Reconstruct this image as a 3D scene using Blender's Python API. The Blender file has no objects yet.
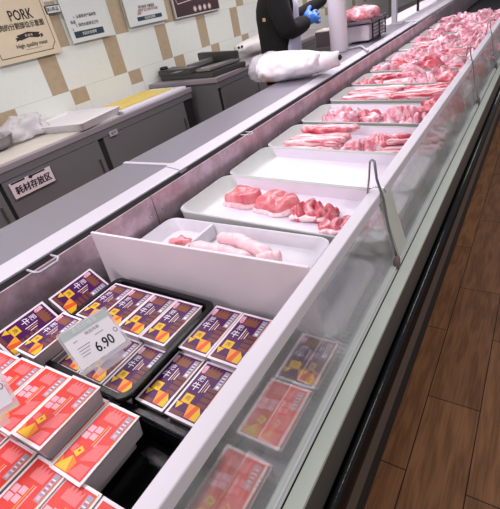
import bpy, bmesh, math, random
from mathutils import Vector, Matrix, noise
random.seed(7)
C = bpy.context.scene.collection
V = Vector

# ------------------------------------------------------------------ camera
HC = 1.5; F = 409.38; CX, CY = 250.0, 254.5
RX = V((0.83691411, 0.14742564, -0.52710573))     # world axes written in camera coords (right, down, forward)
RY = V((0.51637957, -0.53195292, 0.67110226))
RZ = V((-0.18145775, -0.83384158, -0.52132649))
cam = bpy.data.cameras.new('camera'); co = bpy.data.objects.new('camera', cam); C.objects.link(co)
m = Matrix(((RX[0], -RX[1], -RX[2], 0), (RY[0], -RY[1], -RY[2], 0), (RZ[0], -RZ[1], -RZ[2], HC), (0, 0, 0, 1)))
co.matrix_world = m
cam.sensor_fit = 'HORIZONTAL'; cam.sensor_width = 36; cam.lens = 36 * F / 500
cam.clip_start = 0.05; cam.clip_end = 100
bpy.context.scene.camera = co

# ------------------------------------------------------------------ light
sc = bpy.context.scene
sc.view_settings.view_transform = 'Standard'; sc.view_settings.look = 'None'
sc.view_settings.exposure = 0.12; sc.view_settings.gamma = 1
w = bpy.data.worlds.new('world'); sc.world = w; w.use_nodes = True
w.node_tree.nodes['Background'].inputs[0].default_value = (0.86, 0.90, 1.0, 1)
w.node_tree.nodes['Background'].inputs[1].default_value = 0.30
def area(name, loc, sx, sy, power, col, rot=(0, 0, 0)):
    l = bpy.data.lights.new(name, 'AREA'); l.shape = 'RECTANGLE'; l.size = sx; l.size_y = sy
    l.energy = power; l.color = col
    o = bpy.data.objects.new(name, l); C.objects.link(o); o.location = loc; o.rotation_euler = rot
for y in (-2.0, 0.2, 2.4, 4.6, 6.8, 9.0):
    area('case_lamp', (-1.75, y, 2.35), 0.25, 1.5, 38 if y < 0 else 23, (1.0, 0.86, 0.95))  # lamp at negative y is added, and stronger, to brighten the divider
for y in (1.5, 4.5, 7.5):
    area('room_lamp', (-2.6, y, 2.9), 0.5, 1.6, 17, (1.0, 0.97, 0.93))
for y in (-1.6, 1.0, 4.0, 8.0):
    area('aisle_lamp', (1.6, y, 2.9), 0.4, 1.6, 22, (1.0, 0.95, 0.9))

# ------------------------------------------------------------------ helpers
def ray(px, py):
    d = V((px - CX, py - CY, F)); return V((RX.dot(d), RY.dot(d), RZ.dot(d)))
def PZ(px, py, z):                      # the point of the place at height z that is seen at (px, py)
    r = ray(px, py); t = (z - HC) / r.z; return V((r.x * t, r.y * t, z))
def PX(px, py, x):
    r = ray(px, py); t = x / r.x; return V((x, r.y * t, HC + r.z * t))

def lin(c): return tuple(((v / 12.92) if v <= 0.04045 else ((v + 0.055) / 1.055) ** 2.4) for v in c)
def mat(name, col, rough=0.5, metal=0.0, noise_amt=0.0, nscale=20, bump=0.0, bscale=60, spec=0.5, col2=None, trans=0, coat=0):
    m = bpy.data.materials.new(name); m.use_nodes = True; nt = m.node_tree; b = nt.nodes['Principled BSDF']
    c = lin(col); b.inputs['Base Color'].default_value = (*c, 1); b.inputs['Roughness'].default_value = rough
    b.inputs['Metallic'].default_value = metal; b.inputs['Specular IOR Level'].default_value = spec
    b.inputs['Coat Weight'].default_value = coat
    tc = nt.nodes.new('ShaderNodeTexCoord')
    if noise_amt or col2:
        n = nt.nodes.new('ShaderNodeTexNoise'); n.inputs['Scale'].default_value = nscale; n.inputs['Detail'].default_value = 5
        r = nt.nodes.new('ShaderNodeValToRGB'); nt.links.new(tc.outputs['Object'], n.inputs['Vector'])
        nt.links.new(n.outputs['Fac'], r.inputs['Fac'])
        c2 = lin(col2) if col2 else tuple(v * (1 - noise_amt) for v in c)
        r.color_ramp.elements[0].position = 0.35; r.color_ramp.elements[1].position = 0.65
        r.color_ramp.elements[0].color = (*c2, 1); r.color_ramp.elements[1].color = (*c, 1)
        nt.links.new(r.outputs['Color'], b.inputs['Base Color'])
    if bump:
        n2 = nt.nodes.new('ShaderNodeTexNoise'); n2.inputs['Scale'].default_value = bscale; n2.inputs['Detail'].default_value = 4
        bp = nt.nodes.new('ShaderNodeBump'); bp.inputs['Strength'].default_value = bump; bp.inputs['Distance'].default_value = 0.01
        nt.links.new(tc.outputs['Object'], n2.inputs['Vector']); nt.links.new(n2.outputs['Fac'], bp.inputs['Height'])
        nt.links.new(bp.outputs['Normal'], b.inputs['Normal'])
    return m

def obj(name, bm, m, parent=None, smooth=False, loc=None, fix=True):
    me = bpy.data.meshes.new(name)
    if fix: bmesh.ops.recalc_face_normals(bm, faces=bm.faces)
    bm.to_mesh(me); bm.free()
    for mm in (m if isinstance(m, (list, tuple)) else [m]): me.materials.append(mm)
    if smooth:
        me.polygons.foreach_set('use_smooth', [True] * len(me.polygons))
    o = bpy.data.objects.new(name, me); C.objects.link(o)
    if parent: o.parent = parent
    if loc: o.location = loc
    return o
def tag(o, label, cat, group=None):
    o['label'] = label; o['category'] = cat
    if group: o['group'] = group
    return o
def thing(name, label, cat, loc=(0, 0, 0), rz=0, group=None):
    o = bpy.data.objects.new(name, None); C.objects.link(o); o.location = loc; o.rotation_euler = (0, 0, rz)
    o.empty_display_size = 0.05
    return tag(o, label, cat, group)
def struct(name, bm, m, parent=None):
    o = obj(name, bm, m, parent); o['kind'] = 'structure'; return o
def stuffless(o): return o
def dup(root, mw, label, group=None):
    r = root.copy(); C.objects.link(r); r.matrix_world = mw; r['label'] = label
    if group: r['group'] = group
    for ch in list(root.children):
        c = ch.copy(); C.objects.link(c); c.parent = r
        for g in list(ch.children):
            d = g.copy(); C.objects.link(d); d.parent = c
    return r

def bx(bm, x0, x1, y0, y1, z0, z1, mi=0, bev=0.0):
    vs = [bm.verts.new(p) for p in ((x0,y0,z0),(x1,y0,z0),(x1,y1,z0),(x0,y1,z0),(x0,y0,z1),(x1,y0,z1),(x1,y1,z1),(x0,y1,z1))]
    fs = [bm.faces.new([vs[i] for i in f]) for f in ((3,2,1,0),(4,5,6,7),(0,1,5,4),(1,2,6,5),(2,3,7,6),(3,0,4,7))]
    for f in fs: f.material_index = mi
    if bev:
        es = list({e for f in fs for e in f.edges})
        r = bmesh.ops.bevel(bm, geom=es, offset=bev, segments=2, affect='EDGES', profile=0.5)
        for f in r['faces']: f.material_index = mi
    return vs
def box(x0, x1, y0, y1, z0, z1, bev=0.0):
    bm = bmesh.new(); bx(bm, x0, x1, y0, y1, z0, z1, 0, bev); return bm
def prism(pts, z0, z1, bev=0.0, bm=None):          # pts: outline in x, y
    bm = bm or bmesh.new()
    a = [bm.verts.new((p[0], p[1], z0)) for p in pts]; b = [bm.verts.new((p[0], p[1], z1)) for p in pts]
    n = len(pts); fs = [bm.faces.new(a[::-1]), bm.faces.new(b)]
    for i in range(n): fs.append(bm.faces.new((a[i], a[(i+1) % n], b[(i+1) % n], b[i])))
    if bev:
        es = list({e for f in fs for e in f.edges}); bmesh.ops.bevel(bm, geom=es, offset=bev, segments=2, affect='EDGES')
    return bm
def profile(pts, y0, y1, bm=None):                 # closed outline in x, z pulled along y
    bm = bm or bmesh.new()
    a = [bm.verts.new((p[0], y0, p[1])) for p in pts]; b = [bm.verts.new((p[0], y1, p[1])) for p in pts]
    n = len(pts); bm.faces.new(a); bm.faces.new(b[::-1])
    for i in range(n): bm.faces.new((a[(i+1) % n], a[i], b[i], b[(i+1) % n]))
    return bm
def tube(bm, path, rad, seg=10, cap=True, mi=0):
    rings = []; n = len(path); path = [V(p) for p in path]
    up = None
    for i, p in enumerate(path):
        t = (path[min(i+1, n-1)] - path[max(i-1, 0)]).normalized()
        if up is None:
            up = V((0, 0, 1)) if abs(t.z) < 0.9 else V((1, 0, 0))
        s = t.cross(up).normalized(); up = s.cross(t).normalized()
        r = rad[i] if isinstance(rad, (list, tuple)) else rad
        rr = r if isinstance(r, tuple) else (r, r)
        rings.append([bm.verts.new(p + s * rr[0] * math.cos(2*math.pi*k/seg) + up * rr[1] * math.sin(2*math.pi*k/seg)) for k in range(seg)])
    for a, b in zip(rings, rings[1:]):
        for k in range(seg):
            f = bm.faces.new((a[k], a[(k+1) % seg], b[(k+1) % seg], b[k])); f.material_index = mi
    if cap:
        bm.faces.new(rings[0][::-1]).material_index = mi; bm.faces.new(rings[-1]).material_index = mi
    return bm
def lathe(bm, prof, c=(0, 0, 0), seg=32, closed=False):
    rings = [[bm.verts.new((c[0] + r*math.cos(2*math.pi*k/seg), c[1] + r*math.sin(2*math.pi*k/seg), c[2] + z)) for k in range(seg)] for r, z in prof]
    prs = list(zip(rings, rings[1:])) + ([(rings[-1], rings[0])] if closed else [])
    for a, b in prs:
        for k in range(seg): bm.faces.new((a[k], a[(k+1) % seg], b[(k+1) % seg], b[k]))
    if not closed:
        bm.faces.new(rings[0][::-1]); bm.faces.new(rings[-1])
    return bm
def rrect(x0, x1, y0, y1, r, seg=5):
    pts = []
    for cx, cy, a0 in ((x1-r, y1-r, 0), (x0+r, y1-r, 90), (x0+r, y0+r, 180), (x1-r, y0+r, 270)):
        for k in range(seg+1):
            a = math.radians(a0 + 90*k/seg); pts.append((cx + r*math.cos(a), cy + r*math.sin(a)))
    return pts
def loft(bm, loops, cap0=True, cap1=True):         # loops of equal length of 3D points
    R = [[bm.verts.new(p) for p in l] for l in loops]; n = len(R[0])
    for a, b in zip(R, R[1:]):
        for k in range(n): bm.faces.new((a[k], a[(k+1) % n], b[(k+1) % n], b[k]))
    if cap0: bm.faces.new(R[0][::-1])
    if cap1: bm.faces.new(R[-1])
    return bm
def tub(L, W, D, r=0.03, rim=0.012, slope=0.045, wall=0.004, lip=0.008, endslope=None, skirt=None):
    """open tray: outer skirt, rim, sloping walls, floor; rim top at z = 0"""
    es = (endslope or slope)/slope
    def lp(ins, z):
        ix = ins if ins <= rim + 0.003 else rim + (ins-rim)*es
        return [(x, y, z) for x, y in rrect(-L/2+ix, L/2-ix, -W/2+ins, W/2-ins, max(r - ins*0.3, 0.006))]
    bm = bmesh.new()
    loft(bm, [lp(skirt or slope, -D-wall), lp(rim+0.002 if not skirt else 0.002, -lip), lp(0, -lip), lp(0, -0.002), lp(0.002, 0), lp(rim-0.002, 0), lp(rim+0.001, -0.003), lp(slope-0.002, -D+0.006), lp(slope+0.008, -D)])
    return bm
_dg = None
def text_bm(s, size, align='CENTER', depth=0.0):
    cu = bpy.data.curves.new('t', 'FONT'); cu.body = s; cu.size = size; cu.align_x = align; cu.align_y = 'CENTER'; cu.extrude = depth
    cu.resolution_u = 2
    o = bpy.data.objects.new('t', cu); C.objects.link(o)
    bpy.context.view_layer.update()
    dg = bpy.context.evaluated_depsgraph_get()
    me = bpy.data.meshes.new_from_object(o.evaluated_get(dg))
    bm = bmesh.new(); bm.from_mesh(me)
    bpy.data.objects.remove(o); bpy.data.meshes.remove(me); bpy.data.curves.remove(cu)
    return bm
def put_text(bm, s, size, x, y, z, mi, align='CENTER', sx=1.0, rot=0.0, bold=0.0):
    t = text_bm(s, size, align); 
    if bold:
        for k in range(1, 3):
            pass
    M = Matrix.Translation((x, y, z)) @ Matrix.Rotation(rot, 4, 'Z') @ Matrix.Diagonal((sx, 1, 1, 1))
    offs = [(0, 0)] if not bold else [(0, 0), (bold, 0), (-bold, 0), (0, bold)]
    for j, (dx, dy) in enumerate(offs):
        vm = {}
        for v in t.verts: vm[v] = bm.verts.new(M @ V((v.co.x + dx, v.co.y + dy, v.co.z)) + V((0, 0, j*0.00002)))
        for f in t.faces:
            try: nf = bm.faces.new([vm[v] for v in f.verts]); nf.material_index = mi
            except ValueError: pass
    t.free()
def poly(bm, pts, z, mi):
    f = bm.faces.new([bm.verts.new((p[0], p[1], z)) for p in pts]); f.material_index = mi
    f.normal_update()
    if f.normal.z < 0: f.normal_flip()
def rect(bm, x0, y0, x1, y1, z, mi): poly(bm, [(x0, y0), (x1, y0), (x1, y1), (x0, y1)], z, mi)

# ------------------------------------------------------------------ materials
def brushed(name, col, rough, scale=(1, 40, 40), smear=None, metal=1.0):
    m = mat(name, col, rough, metal); nt = m.node_tree; b = nt.nodes['Principled BSDF']
    tc = nt.nodes.new('ShaderNodeTexCoord'); mp = nt.nodes.new('ShaderNodeMapping'); mp.inputs['Scale'].default_value = scale
    n = nt.nodes.new('ShaderNodeTexNoise'); n.inputs['Scale'].default_value = 8; n.inputs['Detail'].default_value = 6
    r = nt.nodes.new('ShaderNodeMapRange'); r.inputs['To Min'].default_value = rough - 0.08; r.inputs['To Max'].default_value = rough + 0.12
    nt.links.new(tc.outputs['Object'], mp.inputs[0]); nt.links.new(mp.outputs[0], n.inputs['Vector']); nt.links.new(n.outputs['Fac'], r.inputs['Value'])
    nt.links.new(r.outputs[0], b.inputs['Roughness'])
    if smear:
        n2 = nt.nodes.new('ShaderNodeTexNoise'); n2.inputs['Scale'].default_value = 9; n2.inputs['Detail'].default_value = 8; n2.inputs['Roughness'].default_value = 0.65
        cr = nt.nodes.new('ShaderNodeValToRGB'); cr.color_ramp.elements[0].position = 0.42; cr.color_ramp.elements[1].position = 0.66
        cr.color_ramp.elements[0].color = (*lin(col), 1); cr.color_ramp.elements[1].color = (*lin(smear), 1)
        nt.links.new(tc.outputs['Object'], n2.inputs['Vector']); nt.links.new(n2.outputs['Fac'], cr.inputs['Fac']); nt.links.new(cr.outputs['Color'], b.inputs['Base Color'])
    return m
M_top = brushed('counter_steel', (0.57, 0.56, 0.60), 0.40, (40, 1, 40), metal=0.7)
M_band = brushed('bright_steel_edge', (0.74, 0.73, 0.76), 0.50, (40, 1, 40), metal=0.25)
M_panel = brushed('scuffed_steel', (0.70, 0.61, 0.64), 0.36, (30, 2, 30), smear=(0.84, 0.76, 0.81), metal=0.55)
M_steel = brushed('steel', (0.62, 0.61, 0.63), 0.32, (10, 10, 10))
M_cab = brushed('cabinet_steel', (0.45, 0.45, 0.455), 0.45, (1, 2, 40), metal=0.35)
M_cabdark = mat('cabinet_gap', (0.10, 0.09, 0.10), 0.7)
M_white = mat('white_plastic', (0.86, 0.85, 0.88), 0.35, noise_amt=0.05, nscale=30)
M_trayshaded = mat('tray_plastic_shaded', (0.75, 0.765, 0.75), 0.38, noise_amt=0.03, nscale=25)  # shade of the end walls put into the white tray's colour
M_cream = mat('painted_divider', (0.93, 0.89, 0.91), 0.4, noise_amt=0.05, nscale=6)
M_black = mat('black_plastic', (0.05, 0.045, 0.06), 0.28, bump=0.15, bscale=40, spec=0.3)
M_blackmatt = mat('black_rubber', (0.09, 0.09, 0.09), 0.65)
M_bumper = mat('black_bumper', (0.05, 0.05, 0.055), 0.16, bump=0.25, bscale=14)
M_skirt = mat('dark_skirt_panel', (0.30, 0.30, 0.285), 0.45)
M_kick = mat('brown_grey_kick', (0.33, 0.29, 0.27), 0.5)
M_rail = mat('grey_painted_metal', (0.87, 0.85, 0.88), 0.4)
M_frame = mat('sage_grey_metal', (0.78, 0.80, 0.76), 0.4, noise_amt=0.06, nscale=12)
M_chrome = mat('chrome', (0.85, 0.85, 0.86), 0.18, 1.0)
M_dark = mat('dark_shadow_gap', (0.05, 0.045, 0.05), 0.8)
M_grille = mat('grille_grey', (0.72, 0.72, 0.74), 0.45)
M_bag = mat('white_film_bag', (0.95, 0.93, 0.95), 0.28, bump=0.5, bscale=22)
M_bagclear = mat('cloudy_film', (0.80, 0.80, 0.82), 0.22, bump=0.8, bscale=35)
M_label = mat('label_white', (0.94, 0.92, 0.94), 0.4)
M_ink = mat('ink', (0.06, 0.05, 0.06), 0.6)

def glass_mat():
    m = bpy.data.materials.new('dusty_glass'); m.use_nodes = True; nt = m.node_tree; nt.nodes.clear()
    out = nt.nodes.new('ShaderNodeOutputMaterial'); tr = nt.nodes.new('ShaderNodeBsdfTransparent'); tr.inputs[0].default_value = (0.93, 0.95, 0.95, 1)
    gl = nt.nodes.new('ShaderNodeBsdfGlossy'); gl.inputs['Roughness'].default_value = 0.04
    df = nt.nodes.new('ShaderNodeBsdfDiffuse'); df.inputs[0].default_value = (0.75, 0.77, 0.78, 1)
    lw = nt.nodes.new('ShaderNodeLayerWeight'); lw.inputs[0].default_value = 0.5
    pw = nt.nodes.new('ShaderNodeMath'); pw.operation = 'POWER'; pw.inputs[1].default_value = 4.0; nt.links.new(lw.outputs['Facing'], pw.inputs[0])
    fr = nt.nodes.new('ShaderNodeMath'); fr.operation = 'MULTIPLY_ADD'; fr.inputs[1].default_value = 0.5; fr.inputs[2].default_value = 0.03; nt.links.new(pw.outputs[0], fr.inputs[0])
    tc = nt.nodes.new('ShaderNodeTexCoord'); n = nt.nodes.new('ShaderNodeTexNoise'); n.inputs['Scale'].default_value = 7; n.inputs['Detail'].default_value = 4
    mr = nt.nodes.new('ShaderNodeMapRange'); mr.inputs['From Min'].default_value = 0.3; mr.inputs['From Max'].default_value = 0.75
    mr.inputs['To Min'].default_value = 0.08; mr.inputs['To Max'].default_value = 0.26
    nt.links.new(tc.outputs['Object'], n.inputs['Vector']); nt.links.new(n.outputs['Fac'], mr.inputs['Value'])
    rf = nt.nodes.new('ShaderNodeBsdfRefraction'); rf.inputs['Roughness'].default_value = 0.14; rf.inputs['IOR'].default_value = 1.45; rf.inputs[0].default_value = (0.97, 0.98, 0.98, 1)
    tm = nt.nodes.new('ShaderNodeMixShader'); tm.inputs[0].default_value = 0.42; nt.links.new(tr.outputs[0], tm.inputs[1]); nt.links.new(rf.outputs[0], tm.inputs[2])
    a = nt.nodes.new('ShaderNodeMixShader'); b = nt.nodes.new('ShaderNodeMixShader')
    nt.links.new(fr.outputs[0], a.inputs[0]); nt.links.new(tm.outputs[0], a.inputs[1]); nt.links.new(gl.outputs[0], a.inputs[2])
    nt.links.new(mr.outputs[0], b.inputs[0]); nt.links.new(a.outputs[0], b.inputs[1]); nt.links.new(df.outputs[0], b.inputs[2])
    nt.links.new(b.outputs[0], out.inputs[0]); return m
M_glass = glass_mat()
def film_mat(name, alpha, col, rough=0.2, bump=0.4):
    m = mat(name, col, rough, bump=bump, bscale=30); m.node_tree.nodes['Principled BSDF'].inputs['Alpha'].default_value = alpha; return m
M_acryl = film_mat('clear_acrylic', 0.35, (0.9, 0.9, 0.92), 0.1, 0)
M_haze = film_mat('cloudy_bag', 0.5, (0.88, 0.88, 0.9), 0.2)

# floor: brown wood-look planks
def floor_mat():
    m = bpy.data.materials.new('brown_plank_floor'); m.use_nodes = True; nt = m.node_tree; b = nt.nodes['Principled BSDF']; L = nt.links
    tc = nt.nodes.new('ShaderNodeTexCoord'); mp = nt.nodes.new('ShaderNodeMapping')
    mp.inputs['Rotation'].default_value = (0, 0, math.radians(90)); mp.inputs['Location'].default_value = (-0.315, 0, 0)
    L.new(tc.outputs['Object'], mp.inputs[0])
    br = nt.nodes.new('ShaderNodeTexBrick'); br.offset = 0.54; br.inputs['Scale'].default_value = 1.0
    br.inputs['Brick Width'].default_value = 0.76; br.inputs['Row Height'].default_value = 0.19; br.inputs['Mortar Size'].default_value = 0.002
    br.inputs['Color1'].default_value = (*lin((0.56, 0.38, 0.25)), 1); br.inputs['Color2'].default_value = (*lin((0.50, 0.33, 0.22)), 1); br.inputs['Mortar'].default_value = (*lin((0.10, 0.07, 0.05)), 1)
    br.inputs['Mortar Smooth'].default_value = 0.1; br.inputs['Bias'].default_value = 0
    L.new(mp.outputs[0], br.inputs['Vector'])
    # wood figure: rings stretched along the plank
    mp2 = nt.nodes.new('ShaderNodeMapping'); mp2.inputs['Scale'].default_value = (6.5, 1.1, 1); L.new(tc.outputs['Object'], mp2.inputs[0])
    n = nt.nodes.new('ShaderNodeTexNoise'); n.inputs['Scale'].default_value = 2.2; n.inputs['Detail'].default_value = 2; L.new(mp2.outputs[0], n.inputs['Vector'])
    mu = nt.nodes.new('ShaderNodeMath'); mu.operation = 'MULTIPLY'; mu.inputs[1].default_value = 26; L.new(n.outputs['Fac'], mu.inputs[0])
    fr = nt.nodes.new('ShaderNodeMath'); fr.operation = 'SINE'; L.new(mu.outputs[0], fr.inputs[0])
    mp3 = nt.nodes.new('ShaderNodeMapping'); mp3.inputs['Scale'].default_value = (130, 6, 1); L.new(tc.outputs['Object'], mp3.inputs[0])
    n3 = nt.nodes.new('ShaderNodeTexNoise'); n3.inputs['Scale'].default_value = 1; n3.inputs['Detail'].default_value = 3; L.new(mp3.outputs[0], n3.inputs['Vector'])
    ad = nt.nodes.new('ShaderNodeMath'); ad.operation = 'MULTIPLY_ADD'; ad.inputs[1].default_value = 0.16; L.new(fr.outputs[0], ad.inputs[0]); L.new(n3.outputs['Fac'], ad.inputs[2])
    cr = nt.nodes.new('ShaderNodeValToRGB'); cr.color_ramp.elements[0].position = 0.25; cr.color_ramp.elements[1].position = 0.75
    cr.color_ramp.elements[0].color = (0.66, 0.62, 0.58, 1); cr.color_ramp.elements[1].color = (1.12, 1.12, 1.12, 1)
    L.new(ad.outputs[0], cr.inputs['Fac'])
    mx = nt.nodes.new('ShaderNodeMix'); mx.data_type = 'RGBA'; mx.blend_type = 'MULTIPLY'; mx.inputs[0].default_value = 1
    L.new(br.outputs['Color'], mx.inputs[6]); L.new(cr.outputs['Color'], mx.inputs[7]); L.new(mx.outputs[2], b.inputs['Base Color'])
    b.inputs['Roughness'].default_value = 0.42; b.inputs['Specular IOR Level'].default_value = 0.3
    return m
def tile_mat():
    m = bpy.data.materials.new('white_and_tan_wall_tile'); m.use_nodes = True; nt = m.node_tree; b = nt.nodes['Principled BSDF']; L = nt.links
    def math_(op, a, bb=None, c=None):
        n = nt.nodes.new('ShaderNodeMath'); n.operation = op
        for i, v in enumerate((a, bb, c)):
            if v is None: continue
            if isinstance(v, (int, float)): n.inputs[i].default_value = v
            else: L.new(v, n.inputs[i])
        return n.outputs[0]
    g = nt.nodes.new('ShaderNodeNewGeometry'); s = nt.nodes.new('ShaderNodeSeparateXYZ'); L.new(g.outputs['Position'], s.inputs[0])
    W = 3.65; h = 0.354
    row = math_('FLOOR', math_('DIVIDE', math_('SUBTRACT', s.outputs['Z'], 1.086), h))
    par = math_('FLOORED_MODULO', row, 2.0)
    shift = math_('MULTIPLY', par, 0.052 * W)
    y = math_('SUBTRACT', math_('SUBTRACT', s.outputs['Y'], 0.636 * W), shift)
    P = 0.2070 * W
    fy = math_('FLOORED_MODULO', y, P)
    brown = math_('LESS_THAN', fy, 0.050 * W)
    brown = math_('MULTIPLY', brown, math_('GREATER_THAN', s.outputs['Z'], 0.955))
    fz = math_('FLOORED_MODULO', math_('SUBTRACT', s.outputs['Z'], 1.086), h)
    g1 = math_('LESS_THAN', fz, 0.004); g2 = math_('LESS_THAN', fy, 0.004)
    g3 = math_('LESS_THAN', math_('ABSOLUTE', math_('SUBTRACT', fy, 0.050 * W)), 0.002)
    grout = math_('MAXIMUM', math_('MAXIMUM', g1, g2), g3)
    n = nt.nodes.new('ShaderNodeTexNoise'); n.inputs['Scale'].default_value = 25; n.inputs['Detail'].default_value = 4; L.new(g.outputs['Position'], n.inputs['Vector'])
    c1 = nt.nodes.new('ShaderNodeMix'); c1.data_type = 'RGBA'; c1.inputs[6].default_value = (*lin((0.82, 0.84, 0.80)), 1); c1.inputs[7].default_value = (*lin((0.86, 0.87, 0.84)), 1); L.new(n.outputs['Fac'], c1.inputs[0])
    c2 = nt.nodes.new('ShaderNodeMix'); c2.data_type = 'RGBA'; c2.inputs[6].default_value = (*lin((0.62, 0.55, 0.44)), 1); c2.inputs[7].default_value = (*lin((0.70, 0.63, 0.52)), 1); L.new(n.outputs['Fac'], c2.inputs[0])
    mx = nt.nodes.new('ShaderNodeMix'); mx.data_type = 'RGBA'; L.new(brown, mx.inputs[0]); L.new(c1.outputs[2], mx.inputs[6]); L.new(c2.outputs[2], mx.inputs[7])
    m2 = nt.nodes.new('ShaderNodeMix'); m2.data_type = 'RGBA'; L.new(math_('MULTIPLY', grout, 0.55), m2.inputs[0]); L.new(mx.outputs[2], m2.inputs[6]); m2.inputs[7].default_value = (*lin((0.62, 0.60, 0.55)), 1)
    L.new(m2.outputs[2], b.inputs['Base Color']); b.inputs['Roughness'].default_value = 0.35
    return m

def meat_mat(name, lean, mid, fat, p=(0.36, 0.5, 0.62), sc_=(1, 1, 1), scale=14, rough=0.3, stripes=False):
    m = bpy.data.materials.new(name); m.use_nodes = True; nt = m.node_tree; b = nt.nodes['Principled BSDF']; L = nt.links
    tc = nt.nodes.new('ShaderNodeTexCoord'); oi = nt.nodes.new('ShaderNodeObjectInfo')
    va = nt.nodes.new('ShaderNodeVectorMath'); va.operation = 'MULTIPLY_ADD'
    cb = nt.nodes.new('ShaderNodeCombineXYZ')
    for i in range(3): L.new(oi.outputs['Random'], cb.inputs[i])
    va.inputs[1].default_value = (37, 91, 53); L.new(cb.outputs[0], va.inputs[0]); 
    mp = nt.nodes.new('ShaderNodeMapping'); mp.inputs['Scale'].default_value = sc_; L.new(tc.outputs['Object'], mp.inputs[0]); L.new(mp.outputs[0], va.inputs[2])
    n = nt.nodes.new('ShaderNodeTexNoise'); n.inputs['Scale'].default_value = scale; n.inputs['Detail'].default_value = 6; n.inputs['Roughness'].default_value = 0.62; n.inputs['Distortion'].default_value = 1.2
    L.new(va.outputs[0], n.inputs['Vector'])
    r = nt.nodes.new('ShaderNodeValToRGB'); e = r.color_ramp.elements
    e[0].position = p[0]; e[0].color = (*lin(lean), 1); e[1].position = p[2]; e[1].color = (*lin(fat), 1)
    k = e.new(p[1]); k.color = (*lin(mid), 1)
    L.new(n.outputs['Fac'], r.inputs['Fac']); L.new(r.outputs['Color'], b.inputs['Base Color'])
    b.inputs['Roughness'].default_value = rough; b.inputs['Subsurface Weight'].default_value = 0.0
    bp = nt.nodes.new('ShaderNodeBump'); bp.inputs['Strength'].default_value = 0.35; bp.inputs['Distance'].default_value = 0.006
    L.new(n.outputs['Fac'], bp.inputs['Height']); L.new(bp.outputs['Normal'], b.inputs['Normal'])
    return m
M_meat = meat_mat('marbled_pork', (0.74, 0.34, 0.41), (0.87, 0.60, 0.66), (0.95, 0.86, 0.89))
M_red = meat_mat('red_lean_pork', (0.74, 0.25, 0.31), (0.86, 0.44, 0.49), (0.95, 0.78, 0.80), p=(0.36, 0.52, 0.66))
M_strip = meat_mat('layered_pork_belly', (0.74, 0.22, 0.30), (0.90, 0.60, 0.64), (0.98, 0.88, 0.89), sc_=(0.2, 2.2, 2.2), scale=18, p=(0.40, 0.47, 0.56))
M_chop = meat_mat('pink_loin', (0.80, 0.36, 0.40), (0.86, 0.46, 0.49), (0.92, 0.62, 0.64), scale=9)
M_fat = meat_mat('pork_fat', (0.93, 0.74, 0.76), (0.96, 0.84, 0.85), (0.98, 0.91, 0.91), scale=18)
M_skin = meat_mat('pale_pork_skin', (0.95, 0.76, 0.79), (0.97, 0.83, 0.85), (0.98, 0.88, 0.89), scale=10, rough=0.35)

# ------------------------------------------------------------------ setting
Y0, Y1 = -0.9, 11.5
bm = bmesh.new(); bx(bm, -6, 4.0, -3, 13, -0.05, 0.0); struct('floor', bm, floor_mat())
bm = bmesh.new(); bx(bm, -3.85, -3.65, -3, 13, 0.0, 3.2); struct('wall_left', bm, tile_mat())
bm = bmesh.new(); bx(bm, -3.65, 4, 12.8, 13, 0.0, 3.2); struct('wall_far', bm, mat('far_wall', (0.55, 0.52, 0.50), 0.6))

# ------------------------------------------------------------------ meat display case (one thing)
case = thing('meat_display_case', 'long open refrigerated meat counter with steel service top, glass front and black bumper', 'display counter', (0, 0, 0))
bm = profile([(-1.75, 0.90), (-1.43, 0.90), (-1.43, 0.88), (-1.75, 0.88)], Y0, 1.345); profile([(-1.75, 0.90), (-1.43, 0.90), (-1.43, 0.88), (-1.75, 0.88)], 1.365, 5.98, bm)
obj('service_top', bm, M_top, case)
bm = bmesh.new()
for a, b in ((Y0, 1.343), (1.367, 5.98)):
    profile([(-1.43, 0.901), (-1.356, 0.889), (-1.350, 0.886), (-1.350, 0.879), (-1.356, 0.876), (-1.43, 0.88)], a, b, bm)
obj('front_edge_band', bm, M_band, case)
bm = bmesh.new(); bx(bm, -1.752, -1.43, 1.343, 1.367, 0.87, 0.906, 0, 0.002); profile([(-1.43, 0.905), (-1.354, 0.893), (-1.345, 0.888), (-1.345, 0.872), (-1.43, 0.87)], 1.330, 1.375, bm)
obj('joint_strip', bm, M_band, case)
bm = bmesh.new(); bx(bm, -1.75, -1.37, Y0, 5.98, 0.08, 0.872); bx(bm, -1.75, -1.35, 5.98, Y1, 0.08, 0.79); obj('rear_cabinet', bm, M_cab, case)
bm = bmesh.new(); bx(bm, -1.35, -1.318, Y0, Y1, 0.55, 0.83); obj('slot_liner', bm, M_dark, case)
bm = bmesh.new()
for a, b in ((Y0, 1.083), (1.087, 3.2), (3.204, 5.6), (5.604, Y1)): bx(bm, -1.318, -1.310, a, b, 0.6, 0.873)
obj('back_panel', bm, M_panel, case)
bm = bmesh.new()
for y in (1.05, 1.12, 3.17, 3.235):
    for z in (0.845, 0.795, 0.745): lathe(bm, [(0.005, -0.001), (0.005, 0.001), (0.001, 0.002)], (0, 0, 0), 8) if False else bx(bm, -1.309, -1.3055, y-0.004, y+0.004, z-0.004, z+0.004, 0, 0.0015)
r_ = obj('rivet', bm, M_chrome, case); r_['kind'] = 'stuff'
def pull(y, L):
    bm = bmesh.new(); tube(bm, [(-1.352, y, 0.873), (-1.305, y, 0.872), (-1.296, y+0.012, 0.866), (-1.296, y+L-0.012, 0.866), (-1.305, y+L, 0.872), (-1.352, y+L, 0.873)], 0.0045, 8)
    obj('pull_handle', bm, M_band, case, True)
pull(0.51, 0.095); pull(1.865, 0.05)
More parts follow.
